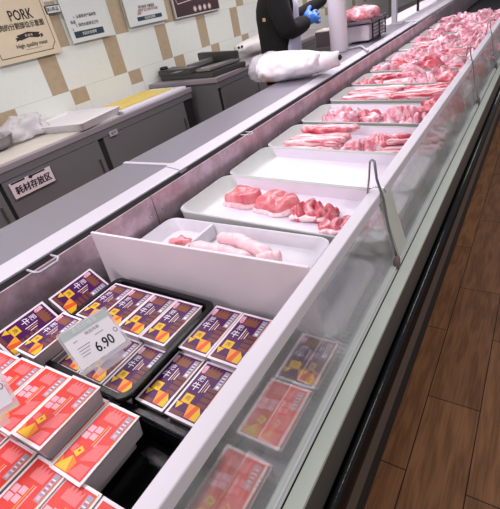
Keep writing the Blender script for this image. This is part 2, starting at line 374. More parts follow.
# far stretch of the service side: lower steel shelf and post line
bm = profile([(-1.95, 0.90), (-1.40, 0.90), (-1.36, 0.885), (-1.36, 0.86), (-1.95, 0.86)], 6.0, Y1); obj('far_service_top', bm, M_rail, case)
# case floor, front air grille, glass front
bm = box(-1.312, -0.30, Y0, Y1, 0.56, 0.60); obj('deck', bm, M_dark, case)
bm = bmesh.new(); bx(bm, -0.45, -0.316, Y0, Y1, 0.60, 0.652)
y = -0.3
n = 0
while y < 1.16:
    bx(bm, -0.360, -0.320, y, y+0.008, 0.652, 0.655); y += 0.016
obj('air_grille', bm, M_grille, case)
bm = bmesh.new(); bx(bm, -0.400, -0.361, Y0, Y1, 0.884, 0.920, 0, 0.003); obj('top_rail', bm, M_rail, case)
def pane(a, b):
    bm = profile([(-0.372, 0.888), (-0.367, 0.888), (-0.309, 0.668), (-0.314, 0.668)], a, b)
    g = obj('glass_pane', bm, M_glass, case); g['label'] = 'clear dusty glass pane'
for a, b in ((Y0, 1.190), (1.260, 4.95), (5.01, 8.4), (8.46, Y1)): pane(a, b)
for y in (1.183, 4.942, 8.392):
    bm = profile([(-0.378, 0.89), (-0.360, 0.89), (-0.300, 0.668), (-0.320, 0.668)], y, y+0.090); obj('glass_bracket', bm, M_frame, case)
bm = profile([(-0.322, 0.672), (-0.316, 0.682), (-0.304, 0.682), (-0.300, 0.672), (-0.262, 0.652), (-0.262, 0.640), (-0.322, 0.640)], Y0, Y1)
obj('front_frame', bm, M_frame, case)
bm = bmesh.new(); bx(bm, -0.303, -0.2985, Y0, Y1, 0.676, 0.6845); obj('bright_trim', bm, M_white, case)
bm = bmesh.new(); bx(bm, -0.2945, -0.2915, Y0, Y1, 0.668, 0.6702); obj('frame_groove', bm, M_dark, case)
bm = profile([(-0.264, 0.642), (-0.268, 0.50), (-0.30, 0.50), (-0.30, 0.642)], Y0, Y1); obj('skirt_panel', bm, M_skirt, case)
bm = bmesh.new(); tube(bm, [(-0.254, Y0, 0.455), (-0.254, Y1, 0.455)], [(0.021, 0.045)]*2, 24) ; obj('bumper', bm, M_bumper, case, True)
bm = profile([(-0.256, 0.41), (-0.243, 0.30), (-0.262, 0.22), (-0.30, 0.22), (-0.30, 0.41)], Y0, Y1); obj('lower_panel', bm, M_kick, case)
bm = bmesh.new(); bx(bm, -0.34, -0.278, Y0, Y1, 0.0, 0.22); obj('kick_plate', bm, M_blackmatt, case)
bm = bmesh.new(); bx(bm, -1.6, -0.34, Y0, Y1, 0.0, 0.56); obj('case_body', bm, M_cab, case)

# ------------------------------------------------------------------ black crates
def crate(name, label, x0, x1, y0, y1, ztop, depth):
    o = obj(name, tub(x1-x0, y1-y0, depth, r=0.03, rim=0.016, slope=0.022, wall=0.006, lip=0.012), M_black, None, False)
    o.location = ((x0+x1)/2, (y0+y1)/2, ztop); return tag(o, label, 'crate', 'black plastic crates in the case')
crate('plastic_crate', 'black plastic crate of purple packs, just in front of the pale divider', -1.140, -0.702, 0.305, 0.690, 0.766, 0.142)
crate('plastic_crate', 'narrow black crate of purple packs along the white front rail', -0.716, -0.480, 0.325, 0.705, 0.722, 0.078)
crate('plastic_crate', 'half empty black crate at the near end with bare shiny floor', -0.742, -0.446, -0.20, 0.326, 0.734, 0.098)
crate('plastic_crate', 'black crate under the widest rows of red packs', -1.215, -0.746, -0.20, 0.300, 0.745, 0.112)

# ------------------------------------------------------------------ meat roll packs
PW, PL = 0.094, 0.165
PHS = {'p': 0.044, 'r': 0.052}
def pack_mats(kind):
    if kind == 'p':
        cols = [(0.93,0.89,0.92),(0.30,0.06,0.33),(0.52,0.31,0.22),(0.86,0.35,0.48),(0.66,0.64,0.70),(0.92,0.73,0.12),(0.90,0.36,0.16),(0.97,0.62,0.18),(0.95,0.93,0.97),(0.45,0.25,0.20),(0.86,0.62,0.25)]
    else:
        cols = [(0.96,0.90,0.91),(0.87,0.22,0.18),(0.90,0.45,0.45),(0.86,0.22,0.18),(0.62,0.60,0.66),(0.90,0.76,0.16),(0.93,0.52,0.16),(0.93,0.74,0.15),(0.95,0.68,0.72),(0.88,0.42,0.42),(0.93,0.60,0.20)]
    return [mat('print_%s_%d' % (kind, i), c, 0.4, spec=0.3) for i, c in enumerate(cols)]
def make_pack(kind):
    mats = pack_mats(kind)
    root = thing('meat_roll_pack', 'x', 'packaged meat'); PH = PHS[kind]
    def lp(ins, z): return [(x, y, z) for x, y in rrect(-PW/2+ins, PW/2-ins, -PL/2+ins, PL/2-ins, 0.006, 3)]
    bm = bmesh.new(); loft(bm, [lp(0.008, -PH), lp(0.006, -PH+0.002), lp(0.002, -0.008), lp(0, -0.003), lp(0, -0.001), lp(0.001, -0.0004)])
    obj('pack_tub', bm, M_pks, root)
    bm = bmesh.new()
    U = lambda u: (u - 0.5) * PW; W = lambda v: (v - 0.5) * PL
    def R(u0, v0, u1, v1, k, mi): rect(bm, U(u0), W(v0), U(u1), W(v1), k*0.00018, mi)
    def Pg(pts, k, mi): poly(bm, [(U(a), W(b)) for a, b in pts], k*0.00018, mi)
    R(0.0, 0.0, 1, 1, 0, 0); R(0.065, 0.04, 0.935, 0.96, 1, 1)
    castle = [(0.24,0.76),(0.68,0.76),(0.68,0.93),(0.60,0.87),(0.55,0.955),(0.49,0.87),(0.44,0.955),(0.38,0.87),(0.33,0.955),(0.27,0.87),(0.24,0.90)]
    Pg(castle, 2, 2)
    if kind == 'p':
        Pg([(0.15+0.065*math.cos(t), 0.85+0.085*math.sin(t)*1.0) for t in [i*math.pi/8 for i in range(16)]], 2, 3)
        put_text(bm, '鲜', 0.014, U(0.15), W(0.88), 0.0005, 8); put_text(bm, '切', 0.014, U(0.15), W(0.81), 0.0005, 8)
        put_text(bm, '肥', 0.019, U(0.26), W(0.68), 0.0005, 8); put_text(bm, '牛', 0.025, U(0.25), W(0.53), 0.0005, 8, bold=0.0002)
        for k, u in enumerate((0.44, 0.51, 0.58)): R(u, 0.46+0.02*k, u+0.025, 0.70-0.03*k, 2, 8 if k != 1 else 10)
        for k in range(4): R(0.64, 0.27+0.09*k, 0.90, 0.335+0.09*k, 2, 9)
        R(0.16, 0.25, 0.44, 0.40, 3, 5); put_text(bm, '肉', 0.014, U(0.30), W(0.325), 0.0008, 1)
        Pg([(0.44,0.27),(0.78,0.27),(0.92,0.06),(0.55,0.06)], 3, 6); Pg([(0.44,0.27),(0.66,0.27),(0.55,0.06)], 4, 7); Pg([(0.78,0.27),(0.92,0.18),(0.92,0.06),(0.72,0.06)], 4, 5)
        Pg([(0.07,0.24),(0.28,0.24),(0.17,0.13)], 2, 5); R(0.08, 0.05, 0.5, 0.11, 2, 9)
    else:
        for a, b in ((0.10,0.56),(0.30,0.58),(0.10,0.46),(0.30,0.48)): Pg([(a,b),(a+0.17,b),(a+0.17,b+0.085),(a,b+0.085)], 2, 8)
        for k, u in enumerate((0.50, 0.57)): R(u, 0.42, u+0.03, 0.72, 2, 10 if k == 0 else 8)
        Pg([(0.52,0.22),(0.90,0.30),(0.90,0.52),(0.62,0.46)], 2, 9); Pg([(0.50,0.06),(0.88,0.06),(0.88,0.22),(0.62,0.20)], 2, 9)
        Pg([(0.10,0.28),(0.22,0.26),(0.26,0.36),(0.12,0.37)], 2, 9)
        Pg([(0.24,0.27),(0.40,0.24),(0.46,0.34),(0.31,0.375)], 3, 5); put_text(bm, '●', 0.008, U(0.35), W(0.31), 0.0009, 1)
        Pg([(0.08,0.05),(0.30,0.24),(0.44,0.05)], 3, 7); Pg([(0.30,0.24),(0.52,0.19),(0.50,0.05),(0.44,0.05)], 3, 6); Pg([(0.07,0.06),(0.07,0.20),(0.18,0.14)], 2, 6)
    R(0.755, 0.60, 0.915, 0.93, 3, 4)
    for k in range(7): R(0.785, 0.70+0.026*k, 0.885, 0.712+0.026*k, 4, 1 if k % 2 else 0)
    R(0.79, 0.62, 0.88, 0.665, 4, 8)
    R(0.935, 0.30, 0.955, 0.98, 2, 10)
    obj('printed_label', bm, mats, root, fix=False)
    return root
M_pks = mat('pack_tub_plastic', (0.68, 0.64, 0.66), 0.35)
proto = {'p': make_pack('p'), 'r': make_pack('r')}
used = set()
def pack(kind, x, y, ztop, label, rot=(0, 0, 0), group=None, sx=1.0, sy=1.0, sz=1.0):
    Mx = Matrix.Translation((x, y, ztop)) @ Matrix.Rotation(rot[2], 4, 'Z') @ Matrix.Rotation(rot[1], 4, 'Y') @ Matrix.Rotation(rot[0], 4, 'X') @ Matrix.Diagonal((sx, sy, sz, 1))
    if kind not in used:
        used.add(kind); r = proto[kind]; r.matrix_world = Mx; r['label'] = label; r['group'] = group
    else: r = dup(proto[kind], Mx, label, group)
    return r
NUM = ['first', 'second', 'third', 'fourth', 'fifth', 'sixth', 'seventh', 'eighth', 'ninth', 'tenth', 'eleventh', 'twelfth', 'thirteenth', 'fourteenth']
def stack(kind, x, y, ztop, n, label, group, rz=0, sx=1.0, sy=1.0, jit=0.002):
    for k in range(n):
        pack(kind, x + (random.uniform(-jit, jit) if k else 0), y + (random.uniform(-jit, jit) if k else 0), ztop - k*(PHS[kind]+0.001),
             label if k == 0 else label.replace('topmost', NUM[k] + ' down'), (0, 0, rz), group, sx, sy)
g1 = 'purple meat roll packs'; g2 = 'red meat roll packs'
# wide crate: back row of four, front row of four
for i, x in enumerate((-1.062, -0.969, -0.872, -0.774)):
    stack('p', x, 0.566, 0.771 + 0.001*i, 3, 'topmost purple pack, %s from the steel back panel, row at the divider' % NUM[i], g1, rz=0.0, sx=1.02, sy=1.05)
for i, x in enumerate((-1.056, -0.960, -0.863, -0.765)):
    if i == 0: continue
    stack('p', x, 0.402, 0.752, 2 if i < 3 else 2, 'topmost purple pack, %s from the back panel, row behind the red packs' % NUM[i], g1, sx=0.98, sy=0.97)
# narrow crate
for i, x in enumerate((-0.654, -0.556)):
    stack('p', x+0.0, 0.594, 0.758, 2, 'topmost purple pack by the %s, against the divider, narrow crate' % ('white front rail' if i else 'wide black crate'), g1, sx=1.02, sy=1.10)
    stack('p', x-0.008, 0.422, 0.739, 2, 'topmost purple pack by the %s, nearer half of the narrow crate' % ('white front rail' if i else 'wide black crate'), g1, sx=0.97, sy=1.03)
# leaning packs at the back panel
pack('p', -1.170, 0.556, 0.790, 'glossy purple pack leaning against the steel back panel, next to the divider', (0, math.radians(38), 0.03), g1, 1.0, 1.06)
pack('p', -1.178, 0.365, 0.790, 'glossy purple pack leaning against the steel back panel, behind the price card', (0, math.radians(38), 0.0), g1, 1.0, 1.06)
stack('p', -1.062, 0.368, 0.806, 3, 'topmost raised purple pack, between price card and leaning packs', g1, rz=0.0)
# red rows
for i, x in enumerate((-1.110, -1.007, -0.904, -0.803)):
    stack('r', x, 0.184 + 0.009*i, 0.802, 3, 'topmost red pack, %s from the back panel in the highest row' % NUM[i], g2, rz=0.04, sx=1.08, sy=1.05)
pack('r', -0.686, 0.208, 0.764, 'topmost red pack standing alone beside the bare crate floor', (0, 0, 0.02), g2, 1.08, 1.05, 1.15)
pack('r', -0.716, 0.200, 0.702, 'red pack hidden beneath the lone red pack beside the bare crate floor', (0, 0, 0.02), g2, 1.0, 0.98)
for i, x in enumerate((-0.938, -0.836, -0.731, -0.632, -0.530)):
    stack('r', x, 0.036 + 0.004*i, 0.768 - 0.004*i, 2, 'topmost red pack, %s from the back panel in the nearest row' % NUM[i], g2, rz=0.04, sx=1.08, sy=1.05)
# packs behind the glass
stack('p', -0.392, 0.640, 0.700, 1, 'purple pack seen through the front glass beside the air grille', 'packs seen through the glass', sx=1.12)
stack('r', -0.392, 0.464, 0.708, 1, 'red pack topmost seen through the front glass, in front of the purple one', 'packs seen through the glass', sx=1.12)
stack('r', -0.394, 0.268, 0.708, 1, 'red pack topmost seen through the front glass, nearest to the camera', 'packs seen through the glass', sx=1.12)

# ------------------------------------------------------------------ divider
bm = bmesh.new()
A, B_ = V((-1.222, 0.706)), V((-0.405, 0.728)); A2, B2 = V((-1.246, 0.714)), V((-0.385, 0.735))
t = 0.010
q = [(A.x, A.y, 0.925), (B_.x, B_.y, 0.925), (B2.x, B2.y, 0.69), (A2.x, A2.y, 0.69)]
fr = [bm.verts.new(p) for p in q]; bk = [bm.verts.new((p[0], p[1]+t, p[2])) for p in q]
bm.faces.new(fr); bm.faces.new(bk[::-1])
for i in range(4): bm.faces.new((fr[i], bk[i], bk[(i+1) % 4], fr[(i+1) % 4]))
bmesh.ops.bevel(bm, geom=list(bm.edges), offset=0.0015, segments=1, affect='EDGES')
tag(obj('divider_panel', bm, M_cream), 'upright pale grey divider plate between purple packs and the meat trays', 'divider')

# ------------------------------------------------------------------ price cards
def price_card(bl, br, tl, tr, label):
    bl, br, tl, tr = map(V, (bl, br, tl, tr))
    ex = (br - bl) + (tr - tl); wd = ex.length/2; ex.normalize(); ey = (tl - bl); ey -= ex * ey.dot(ex); hg = ey.length; ey.normalize(); ez = ex.cross(ey)
    root = thing('price_card_holder', label, 'price card', (0, 0, 0), 0, 'price cards on the packs')
    root.matrix_world = Matrix(((ex.x, ey.x, ez.x, bl.x), (ex.y, ey.y, ez.y, bl.y), (ex.z, ey.z, ez.z, bl.z), (0, 0, 0, 1)))
    o = obj('clear_sleeve', loft(bmesh.new(), [[(x, y, -0.0008) for x, y in rrect(0, wd, 0, hg, 0.006)], [(x, y, 0.0) for x, y in rrect(0, wd, 0, hg, 0.006)]]), M_acryl, root)
    bm = bmesh.new(); loft(bm, [[(x, y, 0.0002) for x, y in rrect(0.006, wd-0.008, 0.012, hg-0.004, 0.004)], [(x, y, 0.0012) for x, y in rrect(0.006, wd-0.008, 0.012, hg-0.004, 0.004)]])
    for f in bm.faces: f.material_index = 0
    rect(bm, 0.006, hg*0.78, wd-0.008, hg-0.005, 0.0016, 1)
    put_text(bm, '会员价格签', 0.014, wd*0.5, hg*0.875, 0.0019, 0)
    put_text(bm, '精选肉卷', 0.010, wd*0.56, hg*0.70, 0.0016, 3)
    for k in range(4): rect(bm, wd*0.17, hg*(0.50-0.065*k), wd*(0.17+0.24-0.03*k), hg*(0.512-0.065*k), 0.0016, 3)
    rect(bm, wd*0.17, hg*0.66, wd*0.25, hg*0.672, 0.0016, 3); rect(bm, wd*0.55, hg*0.57, wd*0.72, hg*0.582, 0.0016, 3)
    put_text(bm, '6.90', 0.040, wd*0.61, hg*0.31, 0.0016, 2, sx=0.74, bold=0.0008)
    ring = [(wd*0.90 + 0.0055*math.cos(a), hg*0.44 + 0.007*math.sin(a)) for a in [i*math.pi/6 for i in range(12)]]
    poly(bm, ring, 0.0016, 3); poly(bm, [(wd*0.90 + 0.0038*math.cos(a), hg*0.44 + 0.005*math.sin(a)) for a in [i*math.pi/6 for i in range(12)]], 0.0018, 0)
    obj('price_card', bm, [M_label, mat('card_header', (0.72, 0.77, 0.75), 0.5), M_ink, mat('grey_ink', (0.45, 0.43, 0.47), 0.6)], root, fix=False)
    bm = bmesh.new(); bx(bm, 0, wd, -0.002, 0.010, -0.003, 0.004, 0, 0.001); bx(bm, wd*0.2, wd*0.8, -0.022, -0.001, -0.002, 0.001)
    obj('clip_base', bm, M_acryl, root)
price_card(PZ(83, 376, .800), PZ(131, 346, .795), PZ(60, 333, .885), PZ(110, 300, .885), 'white price card reading 6.90 in a clear stand between red and purple packs')
d0 = PZ(131, 346, .795) - PZ(83, 376, .800); u0 = PZ(60, 333, .885) - PZ(83, 376, .800); e0 = PZ(20, 404, .872)
price_card(e0 - d0*1.1, e0, e0 - d0*1.1 + u0, e0 + u0, 'white price card on the red packs, cut off at the edge of the view')

# ------------------------------------------------------------------ white trays
TL_, TW = 0.905, 0.396
tray_mesh = None; lit_mesh = None
M_traylit = mat('tray_plastic_lit', (0.90, 0.87, 0.92), 0.35)  # brighter copy of the tray plastic: light painted on floor and long walls
tray_words = ['holding four separate pork slices', 'empty and bare white', 'heaped with stacked belly strips next to the empty tray', 'holding chunky folded pork slices behind the belly strips', 'with long pale strips, fifth beyond the divider', 'with coarse rib pieces, sixth beyond the divider', 'heaped full, seventh beyond the divider', 'heaped full, eighth beyond the divider', 'heaped full, ninth beyond the divider', 'heaped full, tenth beyond the divider', 'heaped full, eleventh beyond the divider', 'heaped full, twelfth beyond the divider', 'heaped full, thirteenth beyond the divider']
TYS = [1.150, 1.550, 1.950, 2.400, 2.880, 3.330, 3.790, 4.250, 4.71, 5.18, 5.66, 6.15, 6.65]
TILT = math.radians(2.4)
def tray_at(y, zl, label, L=TL_):
    global tray_mesh
    if tray_mesh is None:
        o = obj('meat_tray', tub(L, TW, 0.054, r=0.055, rim=0.008, slope=0.024, endslope=0.085, skirt=0.006), M_trayshaded, None, True)
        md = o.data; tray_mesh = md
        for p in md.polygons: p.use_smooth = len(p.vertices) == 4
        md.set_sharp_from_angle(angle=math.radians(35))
    else:
        o = bpy.data.objects.new('meat_tray', tray_mesh); C.objects.link(o)
    o.matrix_world = Matrix.Translation((-1.260 + math.cos(TILT)*L/2, y + TW/2, zl - math.sin(TILT)*L/2)) @ Matrix.Rotation(TILT, 4, 'Y')
    global lit_mesh
    if lit_mesh is None:
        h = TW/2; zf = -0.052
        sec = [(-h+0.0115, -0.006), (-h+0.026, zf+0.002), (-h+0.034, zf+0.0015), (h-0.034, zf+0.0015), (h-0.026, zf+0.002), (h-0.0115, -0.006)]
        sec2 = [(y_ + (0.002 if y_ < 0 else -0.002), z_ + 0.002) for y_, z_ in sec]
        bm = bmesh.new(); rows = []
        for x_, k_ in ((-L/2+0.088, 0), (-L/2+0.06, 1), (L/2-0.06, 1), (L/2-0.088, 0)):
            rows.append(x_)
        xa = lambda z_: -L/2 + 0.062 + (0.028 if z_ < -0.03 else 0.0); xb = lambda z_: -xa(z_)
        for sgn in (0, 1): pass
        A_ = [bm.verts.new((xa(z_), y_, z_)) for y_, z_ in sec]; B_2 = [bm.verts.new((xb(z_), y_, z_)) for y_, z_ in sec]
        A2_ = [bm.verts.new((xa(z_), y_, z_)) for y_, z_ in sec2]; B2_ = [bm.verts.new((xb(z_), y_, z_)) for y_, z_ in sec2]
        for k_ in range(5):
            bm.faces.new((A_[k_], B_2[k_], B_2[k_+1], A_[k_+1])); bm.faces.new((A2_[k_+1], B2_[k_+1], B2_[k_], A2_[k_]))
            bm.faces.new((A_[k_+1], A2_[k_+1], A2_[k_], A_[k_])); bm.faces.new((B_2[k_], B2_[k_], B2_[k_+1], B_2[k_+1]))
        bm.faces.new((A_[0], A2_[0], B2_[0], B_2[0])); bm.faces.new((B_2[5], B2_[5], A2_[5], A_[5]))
        c = obj('lit_tray_inside', bm, M_traylit, o); lit_mesh = c.data  # added sheet carrying the painted light inside the tray, no separate part
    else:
        c = bpy.data.objects.new('lit_tray_inside', lit_mesh); C.objects.link(c); c.parent = o
    tag(o, label, 'tray', 'white trays across the case'); return o
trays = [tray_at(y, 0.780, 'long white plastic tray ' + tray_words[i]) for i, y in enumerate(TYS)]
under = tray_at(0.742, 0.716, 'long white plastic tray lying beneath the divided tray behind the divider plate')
# divided small tray
root = thing('divided_tray', 'shorter white tray with a crosswise partition holding pale sausage-like cuts, behind the divider plate', 'tray', (-0.893, 0.936, 0.757))
bm = tub(0.765, 0.385, 0.052, r=0.05, rim=0.008, slope=0.026, endslope=0.06)
o = obj('tray_body', bm, M_white, root, True); o.data.set_sharp_from_angle(angle=math.radians(35))
bm = profile([(-0.147, -0.001), (-0.135, -0.001), (-0.127, -0.051), (-0.155, -0.051)], -0.178, 0.178); obj('partition', bm, M_white, root)

def tz(x, i):                                       # height of the inner floor of tray i at x
    return 0.780 - math.sin(TILT) * (x + 1.26) - 0.052

# ------------------------------------------------------------------ meat prototypes
def blob(name, sx, sy, sz, m, amp=0.25, freq=3.0, seed=0, sub=3, flat=True):
    bm = bmesh.new(); bmesh.ops.create_icosphere(bm, subdivisions=sub, radius=1)
    for v in bm.verts:
        p = v.co.copy(); s = V((seed*7.3, seed*3.1, seed*5.7))
        d = 1 + amp * (noise.noise(p*freq*0.5 + s)*1.1 + 0.5*noise.noise(p*freq*1.3 + s))
        q = p * d
        zz = q.z
        if flat and zz < -0.35: zz = -0.35 + (zz+0.35)*0.12
        v.co = V((q.x*sx, q.y*sy, (zz+0.37)*sz/1.3))
    return bm
def chop_bm(w, d, h, seed):
    """a slice of loin: kidney outline, flat cut face, soft edge"""
    bm = bmesh.new(); n = 36; loops = []
    for ins, z in ((0.10, 0), (0.0, 0.2), (-0.02, 0.55), (0.04, 0.88), (0.14, 1.0), (0.45, 1.03), (0.8, 0.99)):
        l = []
        for k in range(n):
            a = 2*math.pi*k/n; r = 1 - 0.20*math.exp(-((a-4.4)/0.5)**2) + 0.10*noise.noise(V((math.cos(a)*1.5, math.sin(a)*1.5, seed)))
            r *= (1-ins); x = math.cos(a)*r*w; y = math.sin(a)*r*d
            l.append((x, y, z*h*(1 + 0.45*noise.noise(V((x*22, y*22, seed+4)))) + 0.012*noise.noise(V((x*16, y*16, seed))) * (z > 0.3)))
        loops.append(l)
    loft(bm, loops); return bm
def rim_bm(w, d, h, seed, a0, a1):
    """band of fat that wraps part of the slice"""
    bm = bmesh.new(); rows = []
    N = 26
    for i in range(N+1):
        a = a0 + (a1-a0)*i/N
        r = 1 - 0.20*math.exp(-(((a % (2*math.pi))-4.4)/0.5)**2) + 0.10*noise.noise(V((math.cos(a)*1.5, math.sin(a)*1.5, seed)))
        tp = max(0.0, math.sin(math.pi*i/N))**0.5
        ring = []
        for rr, z in ((0.97, 0.0), (1.03+0.14*tp, 0.02), (1.06+0.16*tp, 0.14), (1.04+0.10*tp, 0.34), (0.99, 0.46), (0.93, 0.40)):
            x = math.cos(a)*r*rr*w; y = math.sin(a)*r*rr*d
            ring.append(bm.verts.new((x, y, z*h*(1 + 0.4*noise.noise(V((x*22, y*22, seed+4)))))))
        rows.append(ring)
    for a, b in zip(rows, rows[1:]):
        for k in range(6): bm.faces.new((a[k], a[(k+1) % 6], b[(k+1) % 6], b[k]))
    bm.faces.new(rows[0]); bm.faces.new(rows[-1][::-1]); return bm
def fold_bm(w, d, h, seed, waves=5):
    """crumpled slice: a thick wavy sheet"""
    bm = bmesh.new(); nu, nv = 44, 16; top = []; bot = []
    for i in range(nu+1):
        rt = []; rb = []
        for j in range(nv+1):
            u = i/nu*2-1; v = j/nv*2-1
            e = (1 - abs(v)**4*0.25); ww = 1 - 0.15*abs(u)**3
            x = u*w*e + 0.012*noise.noise(V((u*2, v*2, seed+9))); y = v*d*ww*(1+0.2*noise.noise(V((u*2, seed, 1)))) + 0.010*math.sin(u*6+seed)
            env = (1-u*u)**0.5*(1-v*v*0.8)
            z = h*env*(0.45 + 0.55*abs(math.sin(u*waves + v*1.2 + seed + 1.5*noise.noise(V((u*1.5, v*1.5, seed)))))) + 0.004
            rt.append(bm.verts.new((x, y, z))); rb.append(bm.verts.new((x*0.96, y*0.96, max(0.0, z*0.25 - 0.004))))
        top.append(rt); bot.append(rb)
    for i in range(nu):
        for j in range(nv):
            bm.faces.new((top[i][j], top[i+1][j], top[i+1][j+1], top[i][j+1])); bm.faces.new((bot[i][j+1], bot[i+1][j+1], bot[i+1][j], bot[i][j]))
    for i in range(nu):
        bm.faces.new((top[i+1][0], top[i][0], bot[i][0], bot[i+1][0])); bm.faces.new((top[i][nv], top[i+1][nv], bot[i+1][nv], bot[i][nv]))
    for j in range(nv):
        bm.faces.new((top[0][j], top[0][j+1], bot[0][j+1], bot[0][j])); bm.faces.new((top[nu][j+1], top[nu][j], bot[nu][j], bot[nu][j+1]))
    return bm
def strip_bm(L, w, h, seed):
    bm = bmesh.new(); n = 26; loops = []
    for i in range(n+1):
        u = i/n; x = (u-0.5)*L; k = min(1.0, (min(u, 1-u)*9+0.35)); k = min(k, 1)
        cy = 0.012*noise.noise(V((u*3, seed, 0))); cz = 0.006*(1+noise.noise(V((u*4, seed, 5))))
        l = []
        for a in range(14):
            t = 2*math.pi*a/14; c, s = math.cos(t), math.sin(t)
            yy = math.copysign(abs(c)**0.6, c)*w*0.5*k*(1+0.25*noise.noise(V((u*6, c, seed)))); zz = (math.copysign(abs(s)**0.6, s)*0.5*k+0.5)*h*(1+0.2*noise.noise(V((u*6, s, seed+3))))
            l.append((x, cy+yy, zz+cz*0.4))
        loops.append(l)
    loft(bm, loops); return bm

meshes = {}
def mesh_of(key, bm, m):
    me = bpy.data.meshes.new(key); bmesh.ops.recalc_face_normals(bm, faces=bm.faces); bm.to_mesh(me); bm.free(); me.materials.append(m)
    me.polygons.foreach_set('use_smooth', [True]*len(me.polygons)); return me
def inst(name, me, loc, rot, label, group, s=1.0, cat='meat'):
    o = bpy.data.objects.new(name, me); C.objects.link(o); o.location = loc; o.rotation_euler = rot; o.scale = (s, s, s) if not isinstance(s, tuple) else s
    return tag(o, label, cat, group)

# tray two: four single pieces
def loin(px, py, w, d, h, rz, seed, label, a0=3.4, a1=6.6, lean=None):
    x0, y0, _ = PZ(px, py, 0.748); z = tz(x0, 0) + 0.001
    r = thing('pork_slice', label, 'meat', (x0, y0, z), rz, 'pork slices in the tray of four')
    obj('lean_meat', chop_bm(w, d, h, seed), lean or M_chop, r, True); obj('fat_rim', rim_bm(w, d, h, seed, a0, a1), M_fat, r, True); return r
loin(243, 197, 0.088, 0.070, 0.055, 0.25, 1.3, 'thick pink pork slice with pale rim, nearest the steel back panel', 3.0, 5.8)
loin(276, 201, 0.104, 0.078, 0.050, 0.12, 5.1, 'broad smooth pink pork slice with fat rim, second from the back panel', 3.3, 6.2)
x0, y0, _ = PZ(313, 207, 0.745); me = mesh_of('f', fold_bm(0.092, 0.050, 0.050, 2.2, 7), M_red)
r = thing('pork_slice', 'crumpled red and white folded pork piece, third from the back panel', 'meat', (x0, y0, tz(x0, 0)+0.004), 0.10, 'pork slices in the tray of four')
obj('folded_meat', fold_bm(0.100, 0.060, 0.065, 2.2, 8), M_red, r, True); obj('fat_flap', strip_bm(0.16, 0.035, 0.020, 3.0), M_fat, r, True, (-0.01, -0.050, 0.0))
x0, y0, _ = PZ(342, 217, 0.740)
r = thing('pork_slice', 'flat ragged red pork piece partly hidden by the white front rail', 'meat', (x0, y0, tz(x0, 0)+0.002), 0.25, 'pork slices in the tray of four')
obj('folded_meat', fold_bm(0.095, 0.060, 0.030, 6.2, 7), M_red, r, True); obj('fat_flap', strip_bm(0.12, 0.028, 0.014, 5.0), M_fat, r, True, (-0.02, -0.06, 0.0))

# divided tray: pale trotter-like cuts
def sausage(pts, rad, label, seed, group='pale cuts in the divided tray'):
    bm = bmesh.new(); P = [V(p) for p in pts]; path = []; rr = []
    n = 22
    for i in range(n+1):
        t = i/n*(len(P)-1); k = min(int(t), len(P)-2); f = t-k
        p0 = P[max(k-1, 0)]; p1 = P[k]; p2 = P[k+1]; p3 = P[min(k+2, len(P)-1)]
        q = 0.5*((2*p1) + (-p0+p2)*f + (2*p0-5*p1+4*p2-p3)*f*f + (-p0+3*p1-3*p2+p3)*f**3)
        path.append(q); e = min(1.0, math.sqrt(max(0.03, 1-(abs(i/n*2-1))**9))); rr.append(rad*e*(1+0.16*noise.noise(V((i*0.35, seed, 0)))))
    tube(bm, path, rr, 18)
    for v in bm.verts: v.co += v.normal * 0 + V((0, 0, 0.004*noise.noise(v.co*35)))
    return tag(obj('pork_hock', bm, M_skin, None, True), label, 'meat', group)
a, b, c_ = PZ(219, 238, .755), PZ(246, 244, .768), PZ(272, 257, .765)
sausage([a, b.lerp(a, .3) + V((0, .004, .006)), b, c_], 0.027, 'long pale pink pork cut lying behind the other in the divided tray', 1)
a, b, c_ = PZ(192, 247, .752), PZ(222, 252, .762), PZ(250, 261, .762)
sausage([a, b, c_], 0.027, 'pale pink pork cut half hidden behind the divider plate edge', 2)
a, b = PZ(256, 261, .765), PZ(282, 256, .770)
sausage([a, a.lerp(b, .5), b], 0.025, 'short knobbly pale pork cut nearest the front rail in the divided tray', 3)
x0, y0, _ = PZ(179, 243, 0.75)
inst('pork_scrap', mesh_of('scrap', blob('s', 0.052, 0.038, 0.040, M_skin, 0.45, 4, 3), M_chop), (x0, y0, 0.732), (0, 0, 0.5), 'small pink meat piece alone in the small compartment of the divided tray', 'pale cuts in the divided tray')

# prototypes for the fuller trays
S = [mesh_of('strip', strip_bm(0.32, 0.038, 0.026, k*2.3), M_strip) for k in range(5)]
SR = [mesh_of('strip_red', strip_bm(0.24, 0.045, 0.024, k*3.7+1), M_red) for k in range(3)]
K = [mesh_of('chunk', blob('c', 0.085, 0.062, 0.060, M_meat, 0.55, 4, k), M_meat) for k in range(4)]
KR = [mesh_of('chunk_red', blob('c', 0.078, 0.06, 0.058, M_red, 0.55, 4, k+10), M_red) for k in range(3)]
FO = [mesh_of('fold', fold_bm(0.095, 0.060, 0.055, k*1.7, 5+k), M_meat) for k in range(4)]
FR = [mesh_of('fold_red', fold_bm(0.09, 0.055, 0.05, k*2.7+3, 6), M_red) for k in range(3)]
